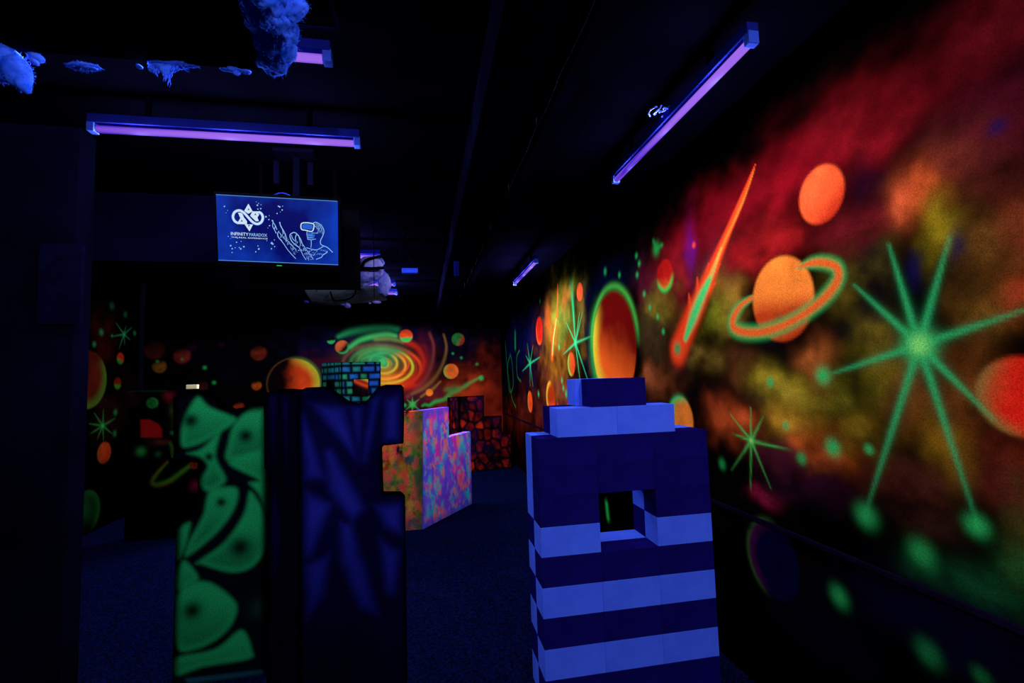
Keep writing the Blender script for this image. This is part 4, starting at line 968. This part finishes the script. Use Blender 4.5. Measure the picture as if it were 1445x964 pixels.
# wool hanging at the left edge and along the soffit's far edge
fluff('insulation_tuft', [lump(2, 88, YSF, 30, 26, .06), lump(24, 102, YSF, 17, 22, .05), lump(33, 120, YSF, 9, 11, .03)], FLUF, 'big blue tuft of insulation wool at the top left edge', amp=.16, freq=5, seed=1)
fluff('insulation_tuft', [lump(50, 82, YSF, 10, 5, .02), lump(49, 87, YSF, 5, 4, .015)], FLUF, 'small pointed wool tuft right beside the big left tuft', amp=.4, freq=22, seed=2)
fluff('insulation_tuft', [lump(120, 94, YSF, 21, 3.2, .02), lump(128, 97, YSF, 10, 2.5, .015)], FLUF, 'thin flat strip of blue wool on the dark ceiling edge', amp=.35, freq=25, seed=3)
fluff('insulation_tuft', [lump(243, 91, YSF, 38, 3.0, .02), lump(236, 98, YSF, 9, 7, .015), lump(197, 94, YSF, 4, 2, .01), lump(214, 96, YSF, 6, 5, .01), lump(225, 94, YSF, 16, 4, .015)], FLUF, 'blue wool tuft with frayed strands hanging from the ceiling edge', amp=.4, freq=22, seed=4,
      strands=[(at_y(237, 96, YSF), .075, 26, .022), (at_y(221, 96, YSF), .035, 14, .02), (at_y(245, 95, YSF), .03, 10, .02)])
fluff('insulation_tuft', [lump(330, 99, YSF, 12, 3, .015), lump(334, 103, YSF, 5, 4, .01), lump(318, 98, YSF, 9, 2, .01), lump(346, 101, YSF, 7, 2.2, .01)], FLUF, 'small ragged wool tuft near the corner of the ceiling edge', amp=.45, freq=25, seed=5)
# wool standing out past the soffit's right edge
def lz(x, y, z, r): return (at_z(x, y, z), r)
fluff('insulation_tuft', [lz(384, 82, 2.60, (.055, .06, .045)), lz(392, 62, 2.605, (.05, .07, .05)), lz(392, 36, 2.61, (.055, .08, .05)), lz(380, 14, 2.61, (.055, .08, .05)), lz(372, -12, 2.61, (.055, .09, .05)), lz(398, 6, 2.62, (.06, .04, .035)), lz(362, 20, 2.61, (.05, .12, .04)), lz(368, 52, 2.61, (.045, .09, .04)), lz(380, 96, 2.585, (.02, .02, .02))], FLUF, 'tall ragged mass of blue wool along the right edge of the dark slab', amp=.3, freq=14, seed=6)
# far heap
HEAP = mat('mixed_insulation_wool', (40, 72, 235), noise=.2, scale=6, bump=.3, rgb2=(165, 165, 255))
fluff('insulation_heap', [lump(522, 380, 4.05, 22, 17, .12), lump(508, 390, 4.05, 22, 14, .12), lump(498, 386, 4.1, 22, 20, .12), lump(526, 370, 4.15, 16, 8, .1), lump(542, 396, 4.1, 9, 14, .06), lump(541, 409, 4.02, 8, 9, .05)], HEAP, 'pale violet heap of insulation wool on the grey sagging tile', amp=.22, freq=9, seed=7)
fluff('insulation_scrap', [lump(491, 431, 3.72, 4, 3.4, .02), lump(484, 430, 3.72, 3, 1, .01)], FLUP, 'bright scrap of wool under the middle of the grey tile', amp=.35, freq=30, seed=9, group='wool scraps')
fluff('insulation_scrap', [lump(432, 426, 3.74, 3.4, 1.8, .015)], FLUF, 'scrap of wool at the left end of the grey tile', amp=.35, freq=30, seed=10, group='wool scraps')
fluff('insulation_scrap', [lump(532, 426.5, 3.80, 5.5, 2, .015), lump(522, 428, 3.80, 2, 1.3, .01)], FLUP, 'scrap of wool at the right end of the grey tile', amp=.35, freq=30, seed=11, group='wool scraps')
# black hose draped over the heap
bm = bmesh.new(); add_tube(bm, smooth([at_y(511, 380, 3.9), at_y(513, 371, 3.9), at_y(520, 366, 3.9), at_y(532, 363, 3.95), at_y(548, 361, 4.1), at_y(565, 362, 4.2)], 6), [.012]*31, 10)
add_tube(bm, [at_y(506, 378.5, 3.88), at_y(525, 379, 3.88), at_y(542, 378, 3.9)], .012, 8); add_tube(bm, [at_y(565, 362, 4.2), at_y(570, 350, 4.2)+Vector((0, 0, .05)), Vector((at_y(570, 350, 4.2).x, 4.2, ZC))], .014, 8)
o = from_bm('air_hose', bm, mat('hose_black', (5, 5, 18), rough=.6), origin=at_y(530, 365, 4.0), smooth=True); tag(o, 'black hose draped over the pale wool heap right of the television', 'hose')
# duct box over the near left tube
a_ = at_z(476, 64, 2.69)
dz = empty('air_duct', (-.40, 1.25, 2.70), 'dark boxed duct beside the wool tuft above the short tube', 'duct')
DM = mat('duct_navy_sheet', (7, 8, 44), rough=.6, noise=.3)
bm = bmesh.new(); add_box(bm, (0, 0, .06), (.26, .80, .10), bevel=.004); from_bm('casing', bm, mat('duct_black_sheet', (4, 4, 12)), dz)
bm = bmesh.new()
add_box(bm, (0, .402, .012), (.27, .012, .014)); add_box(bm, (.132, 0, .012), (.010, .80, .014)); add_box(bm, (0, .402, .045), (.27, .008, .01)); from_bm('flange', bm, DM, dz)
# thin cable along the ceiling
bm = bmesh.new(); pts = [(.535+.004*math.sin(k*1.7), 1.3+k*.13, 2.645+.003*math.sin(k*2.3)) for k in range(46)]
add_tube(bm, pts, .003, 5); 
for k in range(0, 46, 6): add_box(bm, (pts[k][0], pts[k][1], (pts[k][2]+ZC)/2), (.004, .004, ZC-pts[k][2]))
o = from_bm('cable', bm, mat('cable_dim', (26, 28, 52), noise=.9, scale=60), origin=(.535, 1.3, 2.645)); tag(o, 'long thin cable running along the ceiling beam towards the back wall', 'cable')
# small blue bracket at the beam's far end
_p = at_y(644, 368, 4.6)
bm = bmesh.new(); add_box(bm, (_p.x, 4.6, _p.z), (.045, .03, .30), bevel=.003); add_box(bm, (_p.x, 4.6, (_p.z+.15+ZC)/2), (.03, .03, max(ZC-_p.z-.15, .01)))
o = from_bm('bracket', bm, mat('bracket_blue', (10, 12, 90)), origin=(_p.x, 4.6, _p.z)); tag(o, 'dim blue upright bracket hanging beside the ceiling beam', 'bracket')

# ------------------------------------------------------------- world and output
w = bpy.data.worlds.new('world'); SC.world = w; w.use_nodes = True
w.node_tree.nodes['Background'].inputs[0].default_value = (.05, .06, .5, 1); w.node_tree.nodes['Background'].inputs[1].default_value = .01
SC.view_settings.view_transform = 'Standard'; SC.view_settings.look = 'None'; SC.view_settings.gamma = 1; SC.view_settings.use_curve_mapping = False
SC.view_settings.exposure = 0.0
